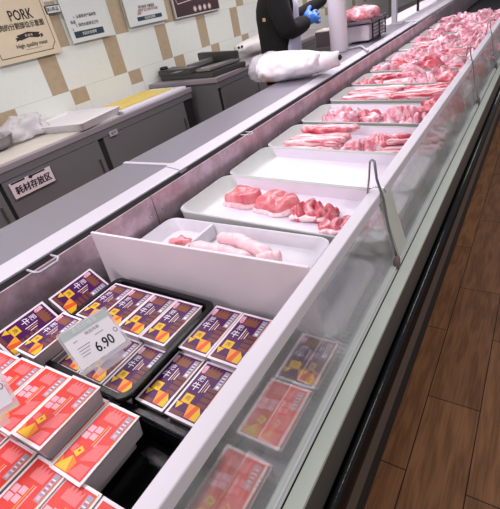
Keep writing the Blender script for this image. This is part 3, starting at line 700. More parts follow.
# belly strips tray (index 2)
g = 'belly strips beside the empty tray'; y = TYS[2]
row_y = (0.065, 0.105, 0.146, 0.19, 0.235)
for k, dy in enumerate(row_y):
    x = -1.02 + 0.012*math.sin(k*2.1)
    inst('belly_strip', S[k % 5], (x, y+dy+0.01, tz(x, 2)+0.004 + (0.0)), (0, 0, 0.02*math.sin(k*3)), 'striped belly strip in the bottom layer near the back panel, %s from the empty tray' % NUM[k], g, (1.08, 1.3, 1.25))
for k, dy in enumerate((0.085, 0.13, 0.18)):
    x = -1.01 + 0.01*k
    inst('belly_strip', S[(k+2) % 5], (x, y+dy+0.01, tz(x, 2)+0.032), (0, 0, 0.03*math.sin(k*5)), 'striped belly strip in the upper layer near the back panel, %s from the empty tray' % NUM[k], g, (1.08, 1.3, 1.25))
inst('belly_strip', SR[0], (-0.985, y+0.235, tz(-0.95, 2)+0.055), (0, 0, 0.02), 'dark red lean strip laid on top of the belly strips', g, (1.2, 1.3, 1.4))
inst('belly_strip', S[1], (-0.98, y+0.285, tz(-0.95, 2)+0.045), (0, 0, 0.05), 'pale fat strip at the far side of the belly strips', g, (1.1, 1.5, 1.5))
inst('folded_slice', FO[0], (-0.735, y+0.105, tz(-0.75, 2)+0.006), (0, 0, 0.5), 'crumpled marbled slice in the middle of the belly strip tray', g, 1.25)
inst('folded_slice', FR[0], (-0.67, y+0.20, tz(-0.7, 2)+0.01), (0, 0, 0.2), 'crumpled red slice beyond the marbled slice in the belly strip tray', g, 1.3)
for k, (dx, dy, dz, rz) in enumerate(((0.0, 0.07, 0, 0.1), (0.01, 0.13, 0, 0.16), (0.0, 0.19, 0.012, 0.12), (-0.02, 0.25, 0.012, 0.1), (0.02, 0.16, 0.03, 0.15), (-0.01, 0.22, 0.036, 0.2))):
    x = -0.525 + dx
    inst('belly_strip', (S + SR)[k % 8], (x, y+dy+0.02, tz(x, 2)+0.006+dz), (0, 0, rz), 'belly strip near the front rail, %s %s beyond the empty tray' % (NUM[k % 4], 'lying flat' if k < 4 else 'piled on top'), g, 0.95)

# chunk tray (index 3)
g = 'folded slices in the chunk tray'; y = TYS[3]
def place(items, ti, g, tw):
    items = sorted(items, key=lambda a: a[1])
    for n, (me, x, dy, dz, rz, s, look, nm) in enumerate(items):
        where = '%s from the back panel' % NUM[min(n, 13)]
        inst(nm, me, (x, TYS[ti]+dy, tz(x, ti)+dz), (random.uniform(-.06, .06), random.uniform(-.06, .06), rz), '%s %s, %s' % (look, tw, where), g, s)
place([(FO[1], -1.05, 0.20, 0.012, 0.3, 1.35, 'curled marbled pork slice', 'folded_slice'), (K[0], -0.98, 0.11, 0.004, 0.9, 1.1, 'pale marbled pork chunk', 'pork_chunk'),
       (FR[1], -0.87, 0.20, 0.010, -0.3, 1.2, 'red crumpled pork slice', 'folded_slice'), (K[1], -0.80, 0.12, 0.004, 0.4, 1.0, 'pink pork chunk', 'pork_chunk'),
       (FO[2], -0.68, 0.19, 0.010, 0.8, 1.5, 'tall folded pork slice', 'folded_slice'), (FO[3], -0.555, 0.13, 0.006, 0.1, 1.25, 'flat marbled pork slice', 'folded_slice'),
       (KR[0], -0.46, 0.24, 0.045, 0.4, 1.35, 'bright red pork chunk', 'pork_chunk'), (KR[1], -0.42, 0.14, 0.004, 1.2, 1.0, 'low red pork chunk', 'pork_chunk')], 3, g, 'in the chunk tray behind the strips')
# long strips tray (index 4)
g = 'long strips in the fifth tray'; y = TYS[4]
for k in range(4):
    for h_ in range(2):
        x = -1.0 + 0.03*(k % 2); me = S[(k+h_) % 5]
        inst('belly_strip', me, (x, y+0.07+0.075*k, tz(x, 4)+0.004+0.030*h_), (0, 0, 0.03*(k % 3)), 'pale strip by the back panel, long strip tray, %s in the %s layer' % (NUM[k], 'upper' if h_ else 'lower'), g, (1.15, 1.7, 1.25))
        x = -0.63
        inst('belly_strip', (SR if h_ and k > 1 else S)[k % 3], (x, y+0.07+0.075*k, tz(x, 4)+0.004+0.036*h_), (0, 0, 0.14), '%s strip by the front rail, long strip tray, %s in the %s layer' % ('red' if h_ and k > 1 else 'pale', NUM[k], 'upper' if h_ else 'lower'), g, (1.3, 1.7, 1.35))
rnd = random.Random(3)
far_names = ['sixth', 'seventh', 'eighth', 'ninth', 'tenth', 'eleventh', 'twelfth', 'thirteenth']
for ti in range(5, len(TYS)):
    items = []; nn = 9 if ti < 9 else 7
    for row in range(2):
        for k in range(nn//2 + 1):
            x = -1.13 + (k + 0.5*(row % 2)) * (0.78/(nn//2)) + rnd.uniform(-.02, .02)
            if x > -0.40: continue
            kind = rnd.choice('kkffsf' if ti > 6 else 'kfssrf')
            me, look, nm = {'k': (rnd.choice(K), 'pale marbled chunk', 'pork_chunk'), 'f': (rnd.choice(FO), 'folded marbled slice', 'folded_slice'), 's': (rnd.choice(S), 'layered belly strip', 'belly_strip'), 'r': (rnd.choice(KR + FR), 'red lean piece', 'pork_piece')}[kind]
            s = rnd.uniform(1.25, 1.6) if kind != 's' else (1.0, 1.9, 1.8)
            items.append((me, x, 0.11 + 0.15*row + rnd.uniform(-.02, .02), 0.004 + 0.022*row, rnd.uniform(-.4, .4) if kind == 's' else rnd.uniform(0, 3), s, look, nm))
    place(items, ti, 'pork pieces in the %s tray' % far_names[ti-5], 'in the %s tray beyond the divider' % far_names[ti-5])

# ------------------------------------------------------------------ tongs hooked over the rail
def tongs(y, label, dx=0.0):
    r = thing('serving_tongs', label, 'tongs', (0, 0, 0), 0, 'metal tongs hung on the front rail')
    zt = 1.025
    for s, x_end in ((0, None), (1, None)):
        bm = bmesh.new()
        if s == 0: path = [(-0.387, y+0.002, zt), (-0.393, y, zt-0.004), (-0.396, y-0.003, 0.970), (-0.405, y-0.008, 0.885)]
        else: path = [(-0.387, y+0.002, zt), (-0.379, y, zt-0.004), (-0.373, y-0.002, 0.965), (-0.352, y-0.006, 0.90), (-0.335, y-0.012, 0.80), (-0.312, y-0.03, 0.735), (-0.300, y-0.035, 0.705)]
        tube(bm, path, [(0.0055, 0.0030)]*len(path), 8)
        obj('arm', bm, M_steel, r, True)
    bm = bmesh.new(); tube(bm, [(-0.404, y+0.002, 0.925), (-0.385, y+0.006, 0.934), (-0.356, y+0.010, 0.93), (-0.350, y+0.012, 0.915)], 0.002, 6); obj('hook_ring', bm, M_chrome, r, True)
    bm = blob('g', 0.012, 0.016, 0.034, M_steel, 0.2, 3, 2, 2, False)
    obj('gripper', bm, mat('worn_brown_grip', (0.45, 0.40, 0.39), 0.5), r, True, (-0.300, y-0.04, 0.682))
    return r
tongs(1.175, 'steel tongs hooked over the rail at the glass joint, nearest of the tongs')
tongs(3.05, 'steel tongs on the rail further along, beside the heaped trays')
tongs(4.05, 'steel tongs farthest along the rail, near the upper edge of the view')

# ------------------------------------------------------------------ things on the service top
def soft(bm, seed, amp, freq):
    for v in bm.verts:
        n = noise.noise(v.co*freq + V((seed, 0, 0))); n2 = noise.noise(v.co*freq*2.7 + V((0, seed, 0)))
        v.co += V((n, n2, abs(n)*0.6)) * amp
r = thing('bag_of_foam_rolls', 'bulging clear bag packed with white film, lying on the steel service top', 'bag', (0, 0, 0))
a = PZ(262, 70, 0.99); b = PZ(322, 62, 1.0)
bm = bmesh.new(); pts = [a.lerp(b, t) for t in (0, .03, .1, .25, .45, .65, .85, .97, 1.0)]
tube(bm, pts, [(0.05, 0.04), (0.13, 0.085), (0.15, 0.105), (0.155, 0.112), (0.16, 0.112), (0.15, 0.10), (0.12, 0.085), (0.09, 0.065), (0.05, 0.04)], 40)
bmesh.ops.subdivide_edges(bm, edges=[e for e in bm.edges if e.calc_length() > 0.04], cuts=4)
soft(bm, 2, 0.022, 9); soft(bm, 5, 0.008, 30)
for v in bm.verts: v.co.z = max(v.co.z, 0.902)
obj('white_film_roll', bm, M_bag, r, True)
bm = bmesh.new(); a1 = PZ(256, 70, .985); pts = [a1.lerp(b, t) for t in (0, .03, .1, .22, .30)]
tube(bm, pts, [(0.08, 0.06), (0.14, 0.09), (0.16, 0.11), (0.165, 0.118), (0.168, 0.12)], 40, cap=True)
bmesh.ops.subdivide_edges(bm, edges=[e for e in bm.edges if e.calc_length() > 0.03], cuts=3)
soft(bm, 4, 0.018, 16); soft(bm, 9, 0.010, 34)
for v in bm.verts: v.co.z = max(v.co.z, 0.902)
obj('crinkled_bag_end', bm, M_haze, r, True)
bm = bmesh.new(); c1 = PZ(316, 63, .99); c2 = PZ(334, 60, .99); c3 = PZ(339, 59, .99)
tube(bm, [c1, c1.lerp(c2, .5), c2, c3], [(0.12, 0.075), (0.10, 0.065), (0.065, 0.055), (0.055, 0.055)], 24, cap=True); soft(bm, 7, 0.015, 18)
obj('bag_neck', bm, M_bag, r, True)
bm = bmesh.new(); bmesh.ops.create_icosphere(bm, subdivisions=2, radius=0.018, matrix=Matrix.Translation(c3 + V((0.024, -0.045, 0.018))) @ Matrix.Diagonal((1, .6, 1.2, 1))); obj('neck_opening', bm, M_dark, r, True)

bm = bmesh.new(); lathe(bm, [(0.020, 0.0), (0.084, 0.0), (0.086, 0.004), (0.086, 0.596), (0.084, 0.60), (0.022, 0.60), (0.020, 0.58)], (0, 0, 0), 40)
r = thing('plastic_bag_roll', 'tall white upright roll of plastic bags on the service top, before the worker', 'roll', (-1.70, 4.27, 0.901))
obj('film_roll', bm, mat('milky_film', (0.90, 0.87, 0.89), 0.35), r, True)
bm = bmesh.new(); lathe(bm, [(0.019, 0.0), (0.019, 0.62)], (0, 0, 0), 16); obj('spindle', bm, M_steel, r, True)

# weighing scale
s0 = V((-1.66, 4.86, 0.90))
r = thing('weighing_scale', 'white counter weighing scale with black rack and steel platter carrying meat', 'scale', s0, math.radians(0))
bm = prism([(-0.16, -0.23), (0.14, -0.23), (0.16, 0.22), (-0.16, 0.22)], 0.02, 0.165, 0.006); obj('housing', bm, mat('scale_white', (0.88, 0.85, 0.87), 0.4), r)
bm = bmesh.new(); bx(bm, -0.19, 0.19, -0.27, 0.26, 0.18, 0.195, 0, 0.004); bx(bm, -0.1, 0.1, -0.1, 0.1, 0.16, 0.182)
for x0, x1, y0, y1 in ((-0.19, -0.18, -0.27, 0.26), (0.18, 0.19, -0.27, 0.26), (-0.19, 0.19, -0.27, -0.26), (-0.19, 0.19, 0.25, 0.26)): bx(bm, x0, x1, y0, y1, 0.19, 0.21)
obj('platter', bm, M_steel, r)
bm = bmesh.new()
for k in range(5): bx(bm, 0.165, 0.175, -0.20, 0.24, 0.03+0.032*k, 0.038+0.032*k)
for y in (-0.2, 0.02, 0.23): bx(bm, 0.163, 0.177, y, y+0.01, 0.02, 0.18)
obj('side_rack', bm, M_black, r)
bm = bmesh.new()
for x in (-0.12, 0.12):
    for y in (-0.2, 0.18): lathe(bm, [(0.02, 0), (0.02, 0.022)], (x, y, 0), 12)
obj('feet', bm, M_black, r)
bm = bmesh.new(); bx(bm, -0.36, -0.17, -0.44, -0.20, 0.03, 0.19, 0, 0.012); obj('control_head', bm, mat('beige_plastic', (0.86, 0.82, 0.79), 0.5), r)
bm = bmesh.new(); bx(bm, -0.35, -0.18, -0.45, -0.438, 0.04, 0.18, 0, 0.004); obj('head_end_cap', bm, mat('head_cap', (0.42, 0.38, 0.38), 0.4), r)
inst('pork_joint', mesh_of('leg', blob('l', 0.19, 0.24, 0.13, M_meat, 0.35, 3, 5), meat_mat('dull_pork', (0.68, 0.34, 0.38), (0.80, 0.50, 0.54), (0.90, 0.74, 0.76))), (s0.x-0.01, s0.y-0.02, 1.098), (0, 0, 0.6), 'large pink joint of pork resting on the steel platter of the scale', None)
# folding wire handle and shelf edges at the far side
bm = bmesh.new(); p0 = PZ(345, 50, .905); p1 = PZ(361, 46, .915); p2 = PZ(368, 51, .905)
tube(bm, [p0, p1, p2], 0.010, 8); tag(obj('wire_handle', bm, M_band, None, True), 'bright bent wire handle lying on the service top before the scale', 'handle')
# partition with post beyond the scale
r = thing('glass_partition', 'steel post with grey glass screen standing beyond the scale on the service top', 'partition', (0, 0, 0))
bm = bmesh.new(); bx(bm, -1.66, -1.60, 5.94, 6.0, 0.90, 1.75, 0, 0.004); bx(bm, -1.67, -1.52, 5.90, 6.05, 0.90, 0.915); obj('post', bm, M_band, r)
bm = bmesh.new(); bx(bm, -1.64, -1.63, 6.0, 10.8, 1.06, 1.75); obj('screen', bm, mat('grey_screen', (0.52, 0.56, 0.55), 0.25), r)
bm = bmesh.new()
for y in (7.2, 8.6, 10.0): bx(bm, -1.65, -1.62, y, y+0.03, 0.9, 1.75)
obj('rear_posts', bm, M_dark, r)

# ------------------------------------------------------------------ back counters
XB = -2.99
def back_counter(y0, y1, xf, ztop, label, m_top, doors, white=False):
    r = thing('work_counter', label, 'counter', (0, 0, 0))
    bm = bmesh.new(); bx(bm, -3.65, xf, y0, y1, ztop-0.045, ztop, 0, 0.004); obj('worktop', bm, m_top, r)
    bm = bmesh.new(); bx(bm, -3.64, xf-0.025, y0+0.02, y1-0.02, 0.10, ztop-0.045); obj('cabinet', bm, M_cab, r)
    bm = bmesh.new(); bx(bm, xf-0.026, xf-0.006, y0+0.01, y1-0.01, ztop-0.10, ztop-0.046); obj('apron_rail', bm, M_cab, r)
    for a, b in doors:
        bm = bmesh.new(); bx(bm, xf-0.026, xf-0.010, a, b, 0.14, ztop-0.105, 0, 0.003); d = obj('door', bm, M_cab, r)
        bm = bmesh.new(); bx(bm, xf-0.012, xf-0.002, b-0.06, b-0.045, 0.45, 0.60); obj('handle', bm, M_steel, d)
    bm = bmesh.new(); bx(bm, xf-0.0255, xf-0.0245, y0+0.02, y1-0.02, 0.12, ztop-0.10); obj('door_recess', bm, M_cabdark, r)
    bm = bmesh.new()
    for y in (y0+0.06, y1-0.06):
        for x in (-3.55, xf-0.08): lathe(bm, [(0.02, 0), (0.02, 0.10)], (x, y, 0), 12)
    obj('feet', bm, M_steel, r)
    return r
M_edge = brushed('pale_steel_worktop', (0.62, 0.59, 0.61), 0.35, (1, 1, 1), metal=0.35)
c = back_counter(-1.2, 3.44, XB, 0.85, 'long grey steel work counter against the tiled wall, under the steel bowl and boards', M_edge, [(-1.1, 0.3), (0.34, 1.24), (1.27, 2.14), (2.20, 3.28)])
bm = bmesh.new(); bx(bm, -3.65, XB-0.03, -1.2, 2.45, 0.85, 0.862, 0, 0.002); tag(obj('cutting_board', bm, mat('cream_board', (0.80, 0.78, 0.74), 0.5, noise_amt=0.1, nscale=8)), 'large cream cutting board covering the near part of the work counter', 'board')
bm = bmesh.new(); bx(bm, -3.52, XB-0.035, 2.52, 3.40, 0.85, 0.872, 0, 0.003); tag(obj('cutting_board', bm, M_white), 'white cutting board beneath the yellow one on the work counter', 'board')
bm = bmesh.new(); bx(bm, -3.52, XB-0.14, 2.58, 3.30, 0.873, 0.882, 0, 0.003); tag(obj('cutting_board', bm, mat('yellow_board', (0.86, 0.76, 0.36), 0.5, noise_amt=0.15, nscale=12)), 'thin yellow cutting board beside the wall on the work counter', 'board')
c = back_counter(3.50, 4.32, -2.69, 0.90, 'steel work counter carrying the black sealing machine', M_edge, [(3.56, 4.26)])
c = back_counter(4.40, 7.4, -2.95, 0.86, 'steel work counter farthest along the tiled wall, behind the worker', M_edge, [(4.5, 5.9), (5.95, 7.3)])

# sign stuck on the counter front
def sign(name, label, y0, y1, z0, z1, x, base, texts, rects=(), extra=(), mats=(), cat='sign', th=0.004):
    """flat sign facing +x; local u runs along +y, v up"""
    bm = bmesh.new(); w_, h_ = y1-y0, z1-z0
    bx(bm, 0, w_, 0, h_, -th, 0)
    for (u0, v0, u1, v1, k, mi) in rects: rect(bm, u0*w_, v0*h_, u1*w_, v1*h_, 0.0006*k, mi)
    for pts, k, mi in extra: poly(bm, [(a*w_, b*h_) for a, b in pts], 0.0006*k, mi)
    for (s, size, u, v, mi, bold, sx) in texts: put_text(bm, s, size, u*w_, v*h_, 0.0022, mi, bold=bold, sx=sx)
    o = obj(name, bm, list(mats), None, fix=False)
    bmn = bmesh.new(); bmn.from_mesh(o.data); bmn.free()
    o.matrix_world = Matrix(((0, 0, 1, x), (1, 0, 0, y0), (0, 1, 0, z0), (0, 0, 0, 1)))
    return tag(o, label, cat)
M_paper = mat('paper', (0.84, 0.78, 0.80), 0.6)
s = sign('counter_label', 'white paper label with black lettering stuck on the work counter front', 1.305, 1.648, 0.605, 0.722, XB+0.003, None,
     [('耗材存放区', 0.062, 0.5, 0.42, 1, 0.0022, 0.95)], rects=[(0.04, 0.90, 0.36, 1.0, 1, 1), (0.45, 0.90, 0.85, 1.0, 1, 1), (0, 0, 1, 0.03, 1, 1), (0.985, 0, 1, 1, 1, 1)], extra=[([(0.42, 0.9), (0.55, 0.9), (0.50, 0.78)], 1, 1)], mats=[M_paper, M_ink])
s = sign('small_sticker', 'small grey printed sticker on the work counter edge near the yellow board', 2.265, 2.355, 0.730, 0.772, XB+0.003, None, [('编号', 0.03, 0.5, 0.5, 1, 0, 1)], mats=[mat('grey_sticker', (0.66, 0.64, 0.66), 0.5), mat('soft_ink', (0.4, 0.38, 0.4), 0.6)])

# bowl, bag, white tray, knife
bm = bmesh.new(); lathe(bm, [(0.045, 0.0), (0.085, 0.012), (0.118, 0.045), (0.130, 0.085), (0.136, 0.087), (0.136, 0.090), (0.127, 0.090), (0.112, 0.045), (0.080, 0.018), (0.04, 0.008)], (0, 0, 0), 40)
for v_ in bm.verts: v_.co *= 1.15
p = PZ(-1, 151, 0.862); tag(obj('steel_bowl', bm, M_steel, None, True, (p.x-0.02, p.y, 0.863)), 'round stainless steel bowl on the cream cutting board, cut by the edge of the view', 'bowl')
bm = blob('b', 0.11, 0.20, 0.16, M_haze, 0.3, 3, 9, 4); soft(bm, 3, 0.03, 12)
p = PX(19, 122, -3.47); tag(obj('plastic_bag', bm, film_mat('white_cloudy_bag', 0.6, (0.86, 0.84, 0.85), 0.35, 0.6), None, True, (p.x, p.y, 0.880)), 'cloudy white plastic bag slumped behind the steel bowl', 'bag')
q = [PZ(38, 129, .865), PZ(90, 127, .865), PZ(120, 110, .865), PZ(72, 108, .865)]
bm = bmesh.new(); loft(bm, [[(x, y, 0.0) for x, y in rrect(-0.27, 0.27, -0.19, 0.19, 0.02)], [(x, y, 0.045) for x, y in rrect(-0.295, 0.295, -0.215, 0.215, 0.02)], [(x, y, 0.048) for x, y in rrect(-0.285, 0.285, -0.205, 0.205, 0.02)], [(x, y, 0.036) for x, y in rrect(-0.27, 0.27, -0.19, 0.19, 0.02)]])
cx = PZ(80, 119, .89); o = obj('foam_tray_stack', bm, mat('foam_white', (0.84, 0.83, 0.84), 0.55)); o.location = (-3.31, 2.21, 0.863); o.scale = (1.10, 1.22, 1.3); o.rotation_euler = (0, 0, math.radians(10)); tag(o, 'flat white tray lying on the cream cutting board by the tiled wall', 'tray')
r = thing('kitchen_knife', 'dark knife lying at the wall end of the yellow cutting board', 'knife', (0, 0, 0))
p = PZ(132, 91, .888); p2 = PZ(140, 88, .888); p3 = PZ(152, 84, .888)
bm = bmesh.new(); tube(bm, [p, p2], [(0.012, 0.006), (0.014, 0.008)], 8); obj('handle', bm, mat('blue_black_handle', (0.10, 0.13, 0.20), 0.5), r)
bm = bmesh.new(); tube(bm, [p2, p3], [(0.025, 0.001), (0.008, 0.0008)], 8); obj('blade', bm, M_dark, r)

# black sealing machine
r = thing('sealing_machine', 'black tabletop sealing machine with silver bars on the steel work counter', 'machine', (0, 0, 0))
c0 = [V((-3.58, 3.64, .905)), PZ(214, 77, .905), PZ(247, 65, .905), V((-3.58, 4.45, .905))]
M_mach = mat('machine_grey', (0.25, 0.24, 0.24), 0.4); M_bar = mat('machine_silver', (0.58, 0.57, 0.57), 0.3, 0.6)
def quad(a, b, c, d, f, z0, z1, bev=0.008):
    return prism([(f_.x, f_.y) for f_ in (a, b, c, d)], z0, z1, bev)
def Q(u, v):   # bilinear point on the machine's footprint
    p = c0[0].lerp(c0[1], u); q_ = c0[3].lerp(c0[2], u); return p.lerp(q_, v)
obj('base', quad(Q(.0, 0), Q(1, 0), Q(1, .98), Q(0.1, .98), None, 0.901, 0.95), M_mach, r)
obj('front_housing', quad(Q(-.02, 0), Q(.62, 0), Q(.66, .22), Q(0.02, .30), None, 0.95, 1.005), M_mach, r)
obj('inner_well', quad(Q(.30, .34), Q(.95, .30), Q(.95, .80), Q(0.35, .86), None, 0.95, 0.957, 0.002), M_dark, r)
obj('silver_bar', quad(Q(.66, .06), Q(.93, .06), Q(.93, .95), Q(0.80, .95), None, 0.958, 0.985), M_bar, r)
obj('silver_bar', quad(Q(.30, .30), Q(.38, .30), Q(.42, .99), Q(0.34, .99), None, 0.96, 1.01), M_bar, r)
obj('hinge_bar', quad(Q(.05, .86), Q(.9, .88), Q(.9, .97), Q(0.05, .97), None, 0.955, 1.06), M_mach, r)
p = PZ(164, 69, 1.01); bm = bmesh.new(); lathe(bm, [(0.045, 0), (0.05, 0.01), (0.045, 0.03), (0.03, 0.035)], (0, 0, 0), 20); obj('knob', bm, M_black, r, True, (p.x, p.y, 1.0))
p = PZ(177, 72, 1.006); bm = bmesh.new(); bx(bm, p.x-0.05, p.x+0.05, p.y-0.05, p.y+0.05, 1.005, 1.0065); obj('sticker', bm, mat('worn_sticker', (0.40, 0.39, 0.38), 0.5), r)

# white bag of rolls beyond it
bm = bmesh.new(); a = PX(238, 50, -3.2); b = PX(264, 43, -3.32)
tube(bm, [a.lerp(b, t) for t in (0, .05, .3, .6, .9, 1.0, 1.05)], [(0.03, 0.03), (0.06, 0.05), (0.10, 0.08), (0.15, 0.10), (0.20, 0.12), (0.20, 0.12), (0.12, 0.08)], 28); bmesh.ops.subdivide_edges(bm, edges=[e for e in bm.edges if e.calc_length() > 0.06], cuts=2); soft(bm, 8, 0.03, 9)
for v in bm.verts: v.co.z = max(v.co.z, 0.903)
r = thing('white_plastic_sack', 'white plastic sack with two dark vent holes, between sealing machine and worker', 'bag', (0, 0, 0))
obj('sack', bm, mat('matt_white_film', (0.84, 0.83, 0.81), 0.45, bump=0.5, bscale=12), r, True)
for k, (px, py) in enumerate(((237, 48), (240, 47))):
    bm = bmesh.new(); p = PZ(px, py, 1.0); bmesh.ops.create_icosphere(bm, subdivisions=2, radius=0.016, matrix=Matrix.Translation(a + (p - a)*0.0 + V((0.055, -0.055 + 0.075*k, 0.03)))); obj('vent_hole', bm, M_dark, r, True)

# ------------------------------------------------------------------ posters on the wall
XW = -3.612
M_craft = mat('poster_cream', (0.82, 0.76, 0.65), 0.6, noise_amt=0.06, nscale=5)
z0, h_ = 1.408, 0.80; w_ = 0.60
u = lambda m_: m_/w_; v = lambda m_: m_/h_
ex = []
bd = [(0.035, 0.045), (0.035, h_-0.05), (w_-0.035, h_-0.05), (w_-0.035, 0.085), (w_-0.045, 0.085), (w_-0.055, 0.07), (w_-0.075, 0.055), (w_-0.075, 0.04), (0.035, 0.04)]
for i in range(len(bd)):
    a, b = V(bd[i]), V(bd[(i+1) % len(bd)]); d = (b-a); 
    if d.length < 1e-4: continue
    nrm = V((-d.y, d.x)).normalized()*0.0028; e = d.normalized()*0.0028; ex.append(([(u(p.x), v(p.y)) for p in (a-nrm-e, b-nrm+e, b+nrm+e, a+nrm-e)], 1, 1))
ex.append(([(u(x), v(y)) for x, y in ((0.235, 0.152), (0.262, 0.145), (0.345, 0.158), (0.425, 0.145), (0.452, 0.152), (0.44, 0.170), (0.455, 0.182), (0.345, 0.198), (0.235, 0.182), (0.248, 0.168))], 1, 1))
for x0, x1 in ((0.215, 0.245), (0.445, 0.475)): ex.append(([(u(x0), v(0.140)), (u(x1), v(0.148)), (u(x1), v(0.170)), (u(x0), v(0.166)), (u((x0+x1)/2 - 0.004), v(0.154))], 1, 1))
sign('pork_poster', 'cream poster headed PORK with dark border and ribbon on the tiled wall', 2.565-w_, 2.565, z0, z0+h_, XW, None,
     [('PORK', 0.105, u(0.345), v(0.318), 1, 0.0022, 0.80), ('猪肉的分割部位示意图', 0.050, u(0.300), v(0.245), 1, 0.0012, 0.92), ('High quality meat', 0.042, u(0.345), v(0.105), 1, 0.0007, 1.0), ('鲜 猪 肉', 0.020, u(0.345), v(0.172), 0, 0.0004, 1)], rects=[(u(0.27), v(0.072), u(0.42), v(0.0745), 1, 1)], extra=ex, mats=[M_craft, mat('poster_ink', (0.13, 0.10, 0.09), 0.6)], cat='poster', th=0.02)
M_pp = mat('poster_white', (0.80, 0.82, 0.80), 0.5); M_teal = mat('poster_teal', (0.10, 0.20, 0.24), 0.5)
def notice(y0, y1, z0, z1, label, lines, band, red=None):
    rc = [(band[0], band[1], band[2], band[3], 1, 2)]
    for i, (a, b, c_, k) in enumerate(lines): rc.append((a, c_, b, c_ + 0.006, 1, k))
    return sign('notice_poster', label, y0, y1, z0, z1, XW, None, [('肉品安全管理', 0.028, (band[0]+band[2])/2, (band[1]+band[3])/2, 0, 0.0004, 1.0)] + [(t_, s_, a_, b_, k_, 0.0004, 1.0) for t_, s_, a_, b_, k_ in (red or [])], rects=rc, mats=[M_pp, M_ink, M_teal, mat('red_ink', (0.62, 0.25, 0.22), 0.6)], cat='poster')
notice(2.71, 3.20, 1.448, 2.15, 'white notice with dark teal band, between the PORK poster and the shorter notice', [], (0.09, 0.050, 0.80, 0.125),
       red=[('1. 认真核对产品标签', 0.030, 0.46, 0.285, 1), ('信息', 0.030, 0.15, 0.230, 1), ('2. 保持台面清洁卫生', 0.030, 0.46, 0.190, 1), ('3.', 0.030, 0.10, 0.150, 1)])
notice(3.45, 4.05, 1.475, 2.15, 'white notice with red lines over a dark teal band, next to the dark framed menu', [], (0.22, 0.055, 0.86, 0.110),
       red=[('每日检查 冷藏温度', 0.030, 0.52, 0.235, 1), ('肉类产品 生熟分开存放', 0.030, 0.54, 0.190, 3), ('及时', 0.030, 0.30, 0.150, 3)])
sign('teal_strip_notice', 'narrow white strip with teal lettering high beside the PORK poster', 2.55, 2.70, 1.700, 1.765, XW, None, [('放心肉-品', 0.034, 0.5, 0.5, 1, 0.0006, 0.8)], rects=[(0, 0.0, 1, 0.12, 1, 1), (0, 0.88, 1, 1, 1, 1)], mats=[M_pp, M_teal], th=0.003)
exd = [([(0.05, 0.18), (0.09, 0.12), (0.60, 0.15), (0.62, 0.155), (0.62, 0.162), (0.60, 0.157), (0.092, 0.128), (0.055, 0.19)], 1, 2)]
for k in range(4):
    cu, cv = 0.42 + 0.11*k, 0.055
    exd.append(([(cu + 0.038*math.cos(a), cv + 0.028*math.sin(a)) for a in [i*math.pi/8 for i in range(16)]], 2, 1))
    exd.append(([(cu + 0.026*math.cos(a), cv + 0.018*math.sin(a)) for a in [i*math.pi/8 for i in range(16)]], 3, 2))
sign('framed_menu', 'dark maroon framed menu with a row of small round icons on the tiled wall', 4.19, 5.09, 1.455, 2.6, XW, None, [], rects=[(0.02, 0.012, 0.98, 0.99, 1, 3)], extra=[(p_, k_ + 1, m_) for p_, k_, m_ in exd], mats=[mat('frame_silver', (0.74, 0.72, 0.70), 0.4), mat('icon_grey', (0.62, 0.55, 0.55), 0.6), mat('icon_white', (0.80, 0.72, 0.72), 0.6), mat('maroon', (0.20, 0.10, 0.11), 0.45)], cat='sign', th=0.022)

# ------------------------------------------------------------------ worker behind the counter
def skin_mesh(name, joints, edges, m, parent=None, sub=2, root=0):
    me = bpy.data.meshes.new(name); me.from_pydata([j[0] for j in joints], edges, [])
    o = bpy.data.objects.new(name, me); C.objects.link(o)
    sk = o.modifiers.new('s', 'SKIN'); sk.use_smooth_shade = True
    ld = me.skin_vertices[0].data if me.skin_vertices else None
    if ld is None:
        bm = bmesh.new(); bm.from_mesh(me); bm.verts.layers.skin.verify(); bm.to_mesh(me); bm.free(); ld = me.skin_vertices[0].data
    for i, j in enumerate(joints):
        r_ = j[1]; ld[i].radius = r_ if isinstance(r_, tuple) else (r_, r_); ld[i].use_root = (i == root)
    ss = o.modifiers.new('d', 'SUBSURF'); ss.levels = sub; ss.render_levels = sub
    bpy.context.view_layer.update(); dg = bpy.context.evaluated_depsgraph_get()
    nm = bpy.data.meshes.new_from_object(o.evaluated_get(dg)); o.modifiers.clear(); o.data = nm; nm.name = name
    nm.materials.clear(); nm.materials.append(m); nm.polygons.foreach_set('use_smooth', [True]*len(nm.polygons))
    if parent: o.parent = parent
    return o
M_skinp = mat('skin', (0.80, 0.60, 0.50), 0.5); M_jacket = mat('black_jacket', (0.03, 0.028, 0.032), 0.95, bump=0.4, bscale=12)
M_apron = mat('pale_apron', (0.70, 0.70, 0.78), 0.6, bump=0.3, bscale=10); M_glove = mat('blue_glove', (0.16, 0.46, 0.80), 0.4, bump=0.3, bscale=40)
fdir = V((0.80, 0.60, 0)); rdir = V((0.60, -0.80, 0)); B0 = V((-2.10, 3.78, 0))
def bp(f, r_, z): return B0 + fdir*f + rdir*r_ + V((0, 0, z))
person = thing('person', 'person in black jacket, pale apron and blue gloves working behind the service counter', 'person', B0)
RH = PX(311, 19, -1.86); LH = PX(332, -6, -1.86)
sR, sL = bp(0.0, 0.19, 1.47), bp(0.0, -0.19, 1.47)
eR = bp(0.06, 0.25, 1.19); eL = bp(0.22, -0.25, 1.26)
